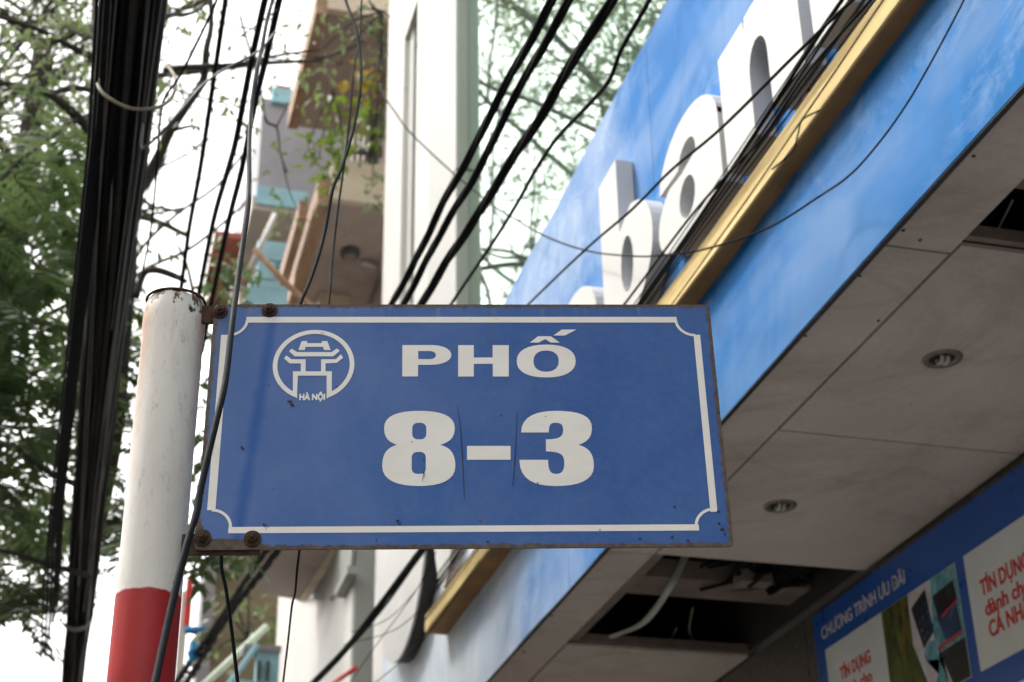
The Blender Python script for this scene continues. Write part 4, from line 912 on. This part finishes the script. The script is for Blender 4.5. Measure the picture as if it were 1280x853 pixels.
def fronds(cents, n_each, spread, length, size, nl=9):
    """compound leaves: paired leaflets along rachises around cluster centres"""
    Vs, Fs, k0 = [], [], 0; rach = []
    for c in cents:
        for _ in range(n_each):
            p0 = c + rng.normal(0, 1, 3) * spread; az = rng.uniform(0, 6.283); d = np.array([math.cos(az), math.sin(az), rng.uniform(-.35, .25)])
            L = length * rng.uniform(.7, 1.2); t = np.linspace(.12, 1, nl); P = p0 + d * L * t[:, None] + np.array([0, 0, -1]) * (L * .4 * t[:, None] ** 2)
            T = np.gradient(P, axis=0); T /= np.linalg.norm(T, axis=1)[:, None]; sd = np.cross(T, [0, 0, 1.]); sd /= np.linalg.norm(sd, axis=1)[:, None] + 1e-6; up = np.cross(sd, T)
            rach.append(P)
            for sg in (-1, 1):
                l = size * (np.sin(t * 2.6 + .35) * .6 + .5)[:, None] * rng.uniform(.85, 1.15, (nl, 1)); dd = sd * sg * .88 + T * .4 - up * rng.uniform(.0, .35, (nl, 1)); w_ = T * l * .2
                a = P; b = P + dd * l * .45 + w_; c_ = P + dd * l; e = P + dd * l * .45 - w_
                Vs.append(np.stack([a, b, c_, e], 1).reshape(-1, 3)); kk = k0 + np.arange(nl)[:, None] * 4
                Fs.append(np.concatenate([kk + [0, 1, 2], kk + [0, 2, 3]], 1).reshape(-1, 3)); k0 += nl * 4
    return np.concatenate(Vs), np.concatenate(Fs), rach
def pxs(lst): return [far(x, y, d) for x, y, d in lst]
def multi(tubes): return join(*tubes)
def seen(p):
    v = R.T @ (np.array(p) - CAM); return (640 - v[0] * F_PX / v[2], 426.5 + v[1] * F_PX / v[2]) if v[2] < -.1 else (-9e3, -9e3)
def over_houses(p):
    x, y = seen(p); return (190 < x < 900 and 10 < y < 700 and not (x < 330 and y < 150)) or (330 < x < 900 and -5 < y < 800)
def grow(p, d, L, r, lvl, out, tips, spread=.55, up=.12):
    if lvl >= 2 and over_houses(p): return                   # crowns are cut back from the house fronts
    nseg = 4; P = [np.array(p)]; d = np.array(d, float)
    for i in range(nseg):
        d = d + rng.normal(0, .16, 3) + [0, 0, up * .3]; d /= np.linalg.norm(d); P.append(P[-1] + d * L / nseg)
    out.append((lvl, tube(smoothpath(P, 3), [r, r * .62], 6 if lvl < 3 else 4)))
    if lvl >= 3:
        for q in P[1:]:
            if not over_houses(q): tips.append((q, d))
    if lvl < 4:
        for k in range(3 if lvl < 3 else 3):
            i = rng.integers(2, nseg + 1) if lvl else nseg - k % 2
            e = d + rng.normal(0, spread, 3); e[2] += up; e /= np.linalg.norm(e)
            grow(P[i], e, L * rng.uniform(.55, .8), r * .58, lvl + 1, out, tips, spread, up)

# tree 1: the near dense tree behind the great bundle
t1 = thing('dense_tree', 'dense dark leafy street tree behind the great cable bundle on the left', 'tree', (-.1, 12.1, .1))
trunk = [far(92, 853, 12.1) * [1, 1, 0] + [0, 0, .1], far(92, 853, 12.1) * [1, 1, 0] + [0, 0, 2.0], far(92, 853, 12.0), far(112, 700, 11.3), far(140, 560, 10.2), far(152, 430, 9.4), far(160, 330, 8.8), far(158, 240, 8.2), far(150, 190, 8.2)]
v, f = tube(smoothpath(trunk, 5), [.12, .10, .075, .07, .065, .062, .057, .05, .045], 10); obj('trunk', v, f, MT['bark'], t1, True)
limbs = [([(150, 195, 8.2), (118, 168, 8.1), (98, 148, 8), (62, 118, 7.9), (28, 108, 7.8), (-10, 103, 7.7), (-70, 95, 7.6)], [.042, .033, .028, .021, .016, .012]),
         ([(62, 118, 7.9), (92, 110, 8), (125, 120, 8.1), (150, 160, 8.2)], [.017, .019, .02]),
         ([(128, 76, 8.3), (95, 62, 8.2), (50, 38, 8.1), (-5, 20, 8), (-60, 0, 8)], [.025, .02, .014, .01]),
         ([(150, 200, 8.2), (128, 120, 8.3), (120, 60, 8.4), (118, -20, 8.6), (110, -120, 8.8)], [.04, .03, .024, .02]),
         ([(160, 260, 8.3), (195, 203, 8.2), (212, 165, 8.1), (235, 130, 8), (254, 100, 8), (258, 62, 7.9), (264, 30, 7.9), (262, -30, 7.9)], [.04, .032, .027, .024, .018, .014]),
         ([(214, 164, 8.1), (238, 158, 8), (250, 160, 7.9)], [.012, .006]),
         ([(205, 88, 8.1), (235, 84, 8), (262, 83, 7.9), (300, 80, 7.8), (345, 70, 7.7), (400, 62, 7.7)], [.02, .018, .012, .006]),
         ([(208, 18, 8.1), (228, 19, 8), (245, 14, 8), (262, 2, 7.9)], [.014, .012, .008]),
         ([(170, 372, 8.3), (180, 342, 8.3), (196, 338, 8.2), (218, 345, 8.2), (232, 352, 8.1)], [.02, .021, .022, .02, .014]),
         ([(130, 620, 8.5), (60, 590, 8.3), (20, 560, 8.1), (-40, 540, 8)], [.02, .016, .01]),
         ([(112, 720, 8.6), (60, 706, 8.4), (10, 690, 8.2), (-50, 690, 8)], [.018, .014, .01]),
         ([(122, 52, 8.3), (75, 30, 8.5), (40, -10, 8.6)], [.012, .008]), ([(90, 60, 8.2), (112, 42, 8.3), (125, 15, 8.3)], [.01, .006]), ([(60, 118, 7.9), (40, 80, 7.9), (10, 50, 7.9)], [.012, .006]),
         ([(98, 148, 8), (60, 175, 7.8), (20, 205, 7.6), (-30, 260, 7.4)], [.016, .010])]
for xy, r_ in limbs: v, f = tube(smoothpath(pxs(xy), 5), r_, 8); obj('limb', v, f, MT['bark'], t1, True)
cl = []
for _ in range(98):                       # the heavy lower mass left of the bundle
    y = rng.uniform(150, 665); xm = 112 - .08 * (y - 200); x = rng.uniform(-120, xm)
    if y > 560 and rng.random() < .35: continue
    bd = np.interp(y, [200, 413, 560, 640, 770], [4.8, 6.0, 7.3, 8.1, 9.9]); de = rng.uniform(7.0, 9.4)
    cl.append(far(x, y, de if x < xm - 95 else max(de, bd + .9)))
for (x, y) in ((20, 730), (45, 690), (60, 742), (78, 700), (10, 700), (85, 660), (66, 770), (30, 775), (55, 650), (20, 640), (0, 745)): cl += [far(x - 12 + rng.normal(0, 6), y - 12, rng.uniform(10.4, 11.2)) for _ in range(2)]
for _ in range(26): cl.append(far(rng.uniform(112, 178), rng.uniform(380, 690), rng.uniform(9.6, 10.6)))
for _ in range(30): cl.append(np.array([rng.uniform(-2.8, -1.), rng.uniform(7, 11.5), rng.uniform(4.4, 7.5)]))
V1, F1, ra = fronds(cl, 5, .10, .30, .115, 8)
big('crown', V1, F1, MT['leaf_dark'], t1, 'stuff')
tw = [tube(P[::2], .003, 4, False) for P in ra[::2]]; V_, F_ = multi(tw); big('twigs', np.array(V_), np.array(F_), MT['bark'], t1, 'stuff')
pts = []
for _ in range(95):                       # loose airy leaves at the top
    c = far(rng.uniform(-60, 300), rng.uniform(-60, 175), rng.uniform(7.3, 9.4)); pts += [c + rng.normal(0, .06, 3) for _ in range(rng.integers(4, 11))]
for _ in range(30):
    c = far(rng.uniform(-40, 110), rng.uniform(20, 210), rng.uniform(7.3, 8.8)); pts += [c + rng.normal(0, .06, 3) for _ in range(rng.integers(5, 14))]
V2, F2 = leaves(pts, .062); big('upper_leaves', V2, F2, MT['leaf_mid'], t1, 'stuff')

# trees further along: airy tall crowns, also mirrored in the bank's glass
def airy(name, label, base, H, crown_r, seed, leaf=.11, nl=5, mt='leaf_mid', lean=(0, 0)):
    global rng
    keep = rng; rng = np.random.default_rng(seed)
    t = thing(name, label, 'tree', base); out, tips = [], []
    bx_, by_, _ = base; top = np.array([bx_ + lean[0], by_ + lean[1], H])
    tr = smoothpath([np.array(base), np.array([bx_ + .1, by_, H * .3]), np.array([bx_ + lean[0] * .6, by_ + lean[1] * .5, H * .65]), top], 5)
    v, f = tube(tr, [.26, .2, .15, .11], 10); obj('trunk', v, f, MT['bark'], t, True)
    for k in range(6):
        a = k * 1.047 + rng.uniform(-.3, .3); s = tr[-1 - (k % 3) * 2]
        grow(s, np.array([math.cos(a), math.sin(a), rng.uniform(.25, .8)]), crown_r * rng.uniform(.65, .9), .052, 1, out, tips)
    for l, vf in out:
        if l == 1: obj('limb', *vf, MT['bark'], t, True)
    V_, F_ = multi([vf for l, vf in out if l > 1]); me = obj('twigs', V_, F_, MT['bark'], t, kind='stuff')
    pts = []
    for q, d in tips:
        x, y = seen(q); m = nl if not (-60 < x < 340 and -30 < y < 800) else max(2, nl // 6)
        pts += [q + rng.normal(0, .20, 3) for _ in range(m)]
    V_, F_ = leaves(pts, leaf); big('crown', V_, F_, MT[mt], t, 'stuff'); rng = keep
    return t
airy('tall_tree', 'tall airy street tree with thin branches against the white sky, upper left', (-1.2, 15.5, .15), 13.2, 4.2, 3, .10, 17)
airy('tall_tree', 'second airy street tree standing behind the first, further down the street', (-2.2, 21.5, .15), 16.5, 5.0, 11, .11, 15)
# the street tree's upper crown, the part that the bank's glass mirrors
ut = thing('roadside_tree', 'tall leafy roadside tree whose crown shows mirrored in the green glass', 'tree', (-3.0, 17.5, .15))
lv, tws = [], []
def mirror(px, py, x_):
    p = at(px, py, 0, XG); d = ray(px, py) * [-1, 1, 1]; return p + d * ((x_ - XG) / d[0])
v, f = tube(smoothpath([(-3.0, 17.5, .1), (-2.9, 17.6, 5), (-2.6, 17.4, 10), (-2.2, 17.6, 14.5)], 5), [.26, .2, .15, .10], 10); obj('trunk', v, f, MT['bark'], ut, True)
for k in range(620):
    px, py = rng.uniform(585, 850), rng.uniform(-60, 390)
    dens = 1.0 if py < 150 else (.75 if py < 230 else .33)
    if 600 < px < 650 and py > 320: dens = .9
    if rng.random() > dens: continue
    q = mirror(px, py, rng.uniform(-1.9, .0))
    x, y = seen(q)
    if over_houses(q) or (-80 < x < 340 and -40 < y < 500 and rng.random() < .35): continue
    lv += [q + rng.normal(0, 1, 3) * [.2, .26, .22] for _ in range(rng.integers(10, 22))]
    hub = np.array([-2.2 + rng.normal(0, .5), 17.2 + (q[1] - 17.2) * .5 + rng.normal(0, .5), q[2] - rng.uniform(.3, 1.4)])
    if k % 3 == 0: tws.append(tube(smoothpath([hub, (hub + q) / 2 + rng.normal(0, .22, 3), q], 4), [.022, .006], 5))
V_, F_ = leaves(lv, .125, aspect=.36); big('crown', V_, F_, MT['leaf_dark'], ut, 'stuff')
V_, F_ = multi(tws); obj('twigs', V_, F_, MT['bark'], ut, kind='stuff')
# sprays of thin branch over the houses
hb = thing('overhanging_branch', 'thin leafy branch reaching in front of the grey and cream houses', 'branch', far(345, 200, 10))
for xy, r_ in (([(300, 20, 10.5), (325, 110, 10.3), (332, 150, 10.2), (346, 160, 10.2), (350, 190, 10.1), (358, 215, 10)], [.012, .008]), ([(345, 160, 10.2), (355, 140, 10.2), (362, 125, 10.3)], [.008, .004]), ([(335, 60, 10.6), (400, 72, 10.5), (460, 55, 10.4)], [.008, .005]), ([(350, 190, 10.1), (362, 240, 10), (372, 262, 10)], [.006, .003]), ([(290, 70, 10.5), (350, 74, 10.6), (430, 80, 10.5)], [.007, .004])):
    v, f = tube(smoothpath(pxs(xy), 5), r_, 6); obj('twig', v, f, MT['bark'], hb, True)
pts = []
for x, y, k in ((325, 135, 8), (330, 185, 9), (322, 205, 8), (345, 235, 7), (362, 250, 8), (375, 265, 6), (350, 200, 5), (345, 285, 7), (352, 275, 5), (372, 95, 9), (380, 85, 7), (350, 65, 6), (365, 30, 8), (395, 50, 9), (420, 40, 9), (445, 28, 7), (330, 20, 6), (310, 30, 6), (410, 15, 8), (345, 110, 5), (305, 60, 6), (390, 100, 6), (365, 60, 7), (450, 60, 6), (370, 115, 5), (335, 225, 5)):
    c = far(x, y, 10 + rng.normal(0, .2)); pts += [c + rng.normal(0, .07, 3) for _ in range(k)]
pts = [p for i, p in enumerate(pts) if i % 5 < 3]; V_, F_ = leaves(pts, .09); big('foliage', V_, F_, MT['leaf_mid'], hb, 'stuff')
# vines and pot plants on the balconies
def plantpx(name, label, cat, spots, y, size, mt, root_px, sd=.12):
    t = thing(name, label, cat, far(*root_px, y)); pts = []
    for x, y_, k in spots:
        c = far(x, y_, y + rng.normal(0, .15)); pts += [c + rng.normal(0, sd, 3) for _ in range(k)]
    a = far(*root_px, y)
    for i in range(0, len(spots), 3):
        v, f = tube(smoothpath([a, (a + far(spots[i][0], spots[i][1], y)) / 2 + [0, 0, .15], far(spots[i][0], spots[i][1], y)], 4), [.02, .008], 5); obj('stem', v, f, MT['bark'], t, True)
    V_, F_ = leaves(pts, size); big('foliage', V_, F_, MT[mt], t, 'stuff')
plantpx('climbing_vine', 'bright green vine trailing from the upper balcony of the cream house', 'vine',
        [(410, 130, 14), (418, 145, 12), (400, 128, 8), (425, 165, 12), (412, 185, 14), (398, 175, 9), (385, 182, 9), (415, 205, 14), (405, 215, 10), (430, 195, 8), (408, 160, 9), (420, 180, 8), (398, 200, 9), (415, 225, 7)], 16.8, .17, 'leaf_vine', (418, 118), .10)
plantpx('balcony_shrub', 'yellow green shrub against the white pier on the cream balcony', 'shrub',
        [(462, 140, 12), (470, 155, 12), (455, 128, 9), (475, 170, 12), (460, 165, 10), (450, 150, 8), (472, 125, 9), (478, 145, 6), (468, 182, 8), (455, 180, 6)], 17.4, .17, 'leaf_vine', (462, 205), .12)
plantpx('yellowing_shrub', 'yellowing leaves just above the green balcony shrub', 'shrub',
        [(460, 95, 10), (468, 105, 10), (455, 110, 8), (475, 110, 8), (462, 120, 8), (448, 95, 6)], 17.5, .17, 'leaf_yellow', (468, 205), .12)
plantpx('hanging_plant', 'dark plant hanging along the edge of the white pier', 'plant',
        [(478, 40, 10), (474, 20, 12), (482, 30, 10), (470, 60, 8), (479, 75, 9), (474, 90, 7), (476, 200, 7), (470, 230, 8), (474, 245, 6), (465, 234, 7), (476, 255, 4), (450, 10, 4), (425, 30, 4), (440, 60, 3), (415, 85, 4), (405, 60, 3), (395, 85, 3), (420, 60, 3), (410, 105, 4)], 17.2, .15, 'leaf_mid', (478, 15), .14)
plantpx('weeds', 'weeds growing over the mossy wall below the sign', 'plant',
        [(280, 745, 10), (300, 760, 12), (325, 770, 14), (310, 730, 8), (335, 790, 12), (290, 800, 12), (270, 775, 8), (320, 800, 10), (340, 760, 8), (255, 830, 9), (275, 835, 9), (330, 735, 6)], 22.5, .22, 'leaf_mid', (310, 800), .25)
plantpx('leafy_sprig', 'dark green leaves showing between the pole and the sign and just below its corner', 'plant',
        [(232, 700, 12), (245, 700, 14), (255, 692, 12), (240, 722, 10), (262, 705, 10), (225, 715, 8), (300, 700, 10), (310, 705, 10), (290, 692, 9), (318, 692, 6), (235, 740, 5), (275, 692, 8), (264, 425, 7), (262, 455, 8), (259, 480, 8), (257, 515, 9), (254, 545, 9), (250, 575, 9), (246, 610, 9), (242, 645, 9)], 8.6, .11, 'leaf_dark', (270, 650), .05)
plantpx('leafy_branch', 'green leaves between the overhead cables just right of the post top', 'branch',
        [(268, 320, 8), (280, 340, 9), (295, 345, 9), (260, 345, 8), (285, 365, 9), (275, 355, 8), (300, 362, 8), (290, 325, 6), (305, 340, 6), (262, 365, 8), (245, 372, 6), (210, 320, 2), (218, 300, 2), (205, 295, 1), (312, 355, 5)], 11, .13, 'leaf_dark', (250, 420), .08)
